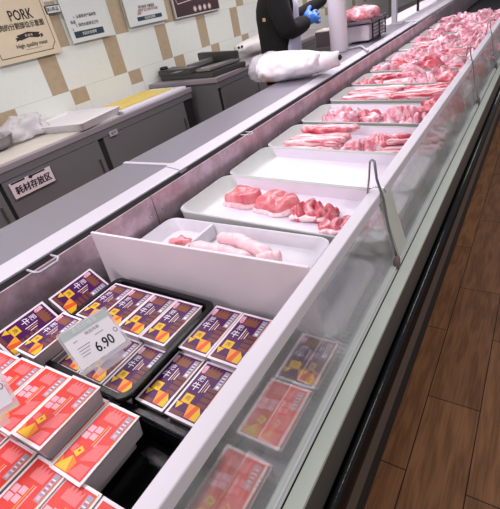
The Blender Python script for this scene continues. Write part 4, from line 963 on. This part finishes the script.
J = [(bp(0, 0, .96), (0.14, 0.10)), (bp(-.01, 0, 1.12), (0.125, 0.095)), (bp(0, 0, 1.30), (0.14, 0.105)), (bp(0, 0, 1.46), (0.13, 0.09)), (bp(.01, 0, 1.56), 0.055), (bp(.03, 0, 1.64), 0.075), (bp(.03, 0, 1.72), 0.092), (bp(.02, 0, 1.79), 0.06),
     (sR, 0.062), (eR, 0.045), (RH - (RH-eR)*0.12, 0.032), (sL, 0.062), (eL, 0.045), (LH - (LH-eL)*0.12, 0.032),
     (bp(0, .10, .88), 0.095), (bp(.02, .11, .50), 0.062), (bp(0, .11, .10), 0.042), (bp(.14, .12, .035), 0.035), (bp(0, -.10, .88), 0.095), (bp(.02, -.11, .50), 0.062), (bp(0, -.11, .10), 0.042), (bp(.14, -.12, .035), 0.035)]
E_ = [(0, 1), (1, 2), (2, 3), (3, 4), (4, 5), (5, 6), (6, 7), (3, 8), (8, 9), (9, 10), (3, 11), (11, 12), (12, 13), (0, 14), (14, 15), (15, 16), (16, 17), (0, 18), (18, 19), (19, 20), (20, 21)]
def rel(js): return [(tuple(V(p) - B0), r_) for p, r_ in js]
body = skin_mesh('body', rel(J), E_, M_skinp, person)
JJ = [(bp(0, 0, .84), (0.20, 0.19)), (bp(0, 0, .92), (0.195, 0.18)), (bp(0, 0, 1.10), (0.185, 0.165)), (bp(0, 0, 1.30), (0.19, 0.165)), (bp(0, 0, 1.45), (0.15, 0.12)), (bp(0, 0, 1.53), 0.075),
      (sR, 0.11), (eR, 0.095), (RH - (RH-eR)*0.16, 0.065), (sL, 0.10), (eL, 0.075), (LH - (LH-eL)*0.16, 0.05)]
skin_mesh('jacket', rel(JJ), [(0, 1), (1, 2), (2, 3), (3, 4), (4, 5), (4, 6), (6, 7), (7, 8), (4, 9), (9, 10), (10, 11)], M_jacket, person)
skin_mesh('trousers', rel([(bp(0, 0, .95), (0.165, 0.13)), (bp(0, .10, .86), 0.11), (bp(.02, .11, .50), 0.08), (bp(0, .11, .10), 0.065), (bp(0, -.10, .86), 0.11), (bp(.02, -.11, .50), 0.08), (bp(0, -.11, .10), 0.065)]), [(0, 1), (1, 2), (2, 3), (0, 4), (4, 5), (5, 6)], mat('dark_trousers', (0.12, 0.12, 0.14), 0.8), person)
for s_ in (1, -1):
    skin_mesh('shoe', rel([(bp(-.05, .115*s_, .045), 0.042), (bp(.06, .12*s_, .045), 0.044), (bp(.18, .125*s_, .035), 0.032)]), [(0, 1), (1, 2)], M_blackmatt, person)
# apron: curved sheet over the front, bib and skirt
bm = bmesh.new(); rows = []
for i in range(15):
    z = 0.45 + i*0.07; hw = 0.25 if z < 1.05 else 0.25 - (z-1.05)*0.33
    ring = []
    for j in range(13):
        a = (j/12*2-1); th = a*hw/0.19
        f = (0.215)*math.cos(min(abs(th), 1.45)) + (0.03 if z < 0.9 else 0.0) + 0.008*noise.noise(V((a*4, z*5, 1))); rr = 0.205*math.sin(max(-1.45, min(1.45, th)))
        ring.append((f, rr, z))
    rows.append(ring)
ou = [[bm.verts.new(bp(*p) - B0) for p in r_] for r_ in rows]; inn = [[bm.verts.new(bp(p[0]-0.006, p[1]*0.97, p[2]) - B0) for p in r_] for r_ in rows]
for i in range(14):
    for j in range(12):
        bm.faces.new((ou[i][j], ou[i][j+1], ou[i+1][j+1], ou[i+1][j])); bm.faces.new((inn[i][j+1], inn[i][j], inn[i+1][j], inn[i+1][j+1]))
    bm.faces.new((ou[i][0], ou[i+1][0], inn[i+1][0], inn[i][0])); bm.faces.new((ou[i+1][12], ou[i][12], inn[i][12], inn[i+1][12]))
for j in range(12): bm.faces.new((ou[0][j+1], ou[0][j], inn[0][j], inn[0][j+1])); bm.faces.new((ou[14][j], ou[14][j+1], inn[14][j+1], inn[14][j]))
obj('apron', bm, M_apron, person, True)
# hair, cap, face
bm = bmesh.new(); bmesh.ops.create_icosphere(bm, subdivisions=4, radius=1, matrix=Matrix.Translation(bp(.02, 0, 1.745) - B0) @ Matrix.Diagonal((0.115, 0.115, 0.125, 1)))
bmesh.ops.delete(bm, geom=[v_ for v_ in bm.verts if (v_.co.dot(fdir) > 0.05 and v_.co.z < 1.77) or v_.co.z < 1.66], context='VERTS'); obj('hair', bm, M_jacket, person, True)
bm = bmesh.new(); lathe(bm, [(0.112, 0), (0.118, 0.01), (0.12, 0.06), (0.10, 0.10), (0.05, 0.115)], tuple(bp(.03, 0, 1.775) - B0), 28); obj('cap', bm, M_apron, person, True)
for s_ in (1, -1):
    bm = bmesh.new(); bmesh.ops.create_icosphere(bm, subdivisions=2, radius=0.011, matrix=Matrix.Translation(bp(.118, .032*s_, 1.715) - B0)); obj('eye', bm, M_ink, person, True)
    bm = bmesh.new(); bmesh.ops.create_icosphere(bm, subdivisions=2, radius=0.03, matrix=Matrix.Translation(bp(.02, .098*s_, 1.70) - B0) @ Matrix.Diagonal((0.6, 0.4, 1, 1))); obj('ear', bm, M_skinp, person, True)
bm = bmesh.new(); bmesh.ops.create_icosphere(bm, subdivisions=2, radius=0.017, matrix=Matrix.Translation(bp(.13, 0, 1.685) - B0) @ Matrix.Diagonal((1, 1, 1.5, 1))); obj('nose', bm, M_skinp, person, True)
bm = bmesh.new(); bmesh.ops.create_icosphere(bm, subdivisions=2, radius=0.02, matrix=Matrix.Translation(bp(.112, 0, 1.645) - B0) @ Matrix.Diagonal((0.6, 1, 0.3, 1))); obj('mouth', bm, mat('lips', (0.62, 0.35, 0.32), 0.5), person, True)
# gloved hands: palm, four unequal fingers and thumb as one skinned glove
def glove(wr, d, side, label, k_=1.5):
    d = d.normalized(); s_ = d.cross(V((0, 0, 1))).normalized()*side; u_ = V((0, 0, 1))
    s_ = (s_ * 0.35 + V((0, 0, -0.94)) * side).normalized(); u_ = d.cross(s_).normalized()*side
    J = [(wr - d*0.03, 0.036*k_), (wr + d*0.035*k_, (0.042*k_, 0.030*k_)), (wr + d*0.075*k_, (0.042*k_, 0.026*k_))]; E = [(0, 1), (1, 2)]
    for o_, L_ in ((-0.033, 0.070), (-0.011, 0.080), (0.011, 0.076), (0.032, 0.060)):
        b_ = wr + (d*0.085 + s_*o_)*k_; n0 = len(J); L_ *= k_
        J += [(b_, 0.0115*k_), (b_ + d*L_*0.45 + u_*0.008, 0.011*k_), (b_ + d*L_*0.78 + u_*0.024, 0.010*k_), (b_ + d*L_*0.92 + u_*0.040, 0.009*k_)]
        E += [(2, n0), (n0, n0+1), (n0+1, n0+2), (n0+2, n0+3)]
    n0 = len(J); t0 = wr + (d*0.03 - s_*0.045)*k_
    J += [(t0, 0.015*k_), (t0 + (d*0.035 - s_*0.022)*k_, 0.013*k_), (t0 + (d*0.065 - s_*0.018 + u_*0.015)*k_, 0.011*k_)]; E += [(1, n0), (n0, n0+1), (n0+1, n0+2)]
    return skin_mesh('glove', rel(J), E, M_glove, person, sub=1)
glove(RH - (RH-eR).normalized()*0.06, (RH-eR) + V((0.05, 0.1, 0)), 1, ''); glove(LH - (LH-eL).normalized()*0.06, (LH-eL), -1, '')
bm = bmesh.new(); bx(bm, -0.022, 0.022, -0.003, 0.003, -0.013, 0.013, 0, 0.001); o = obj('sleeve_badge', bm, mat('gold_badge', (0.72, 0.62, 0.38), 0.5), person); pb = PX(264, 20, -2.055) - B0
o.matrix_local = Matrix.Translation(pb) @ Matrix.Rotation(math.atan2(-0.5, 0.86), 4, 'Z')
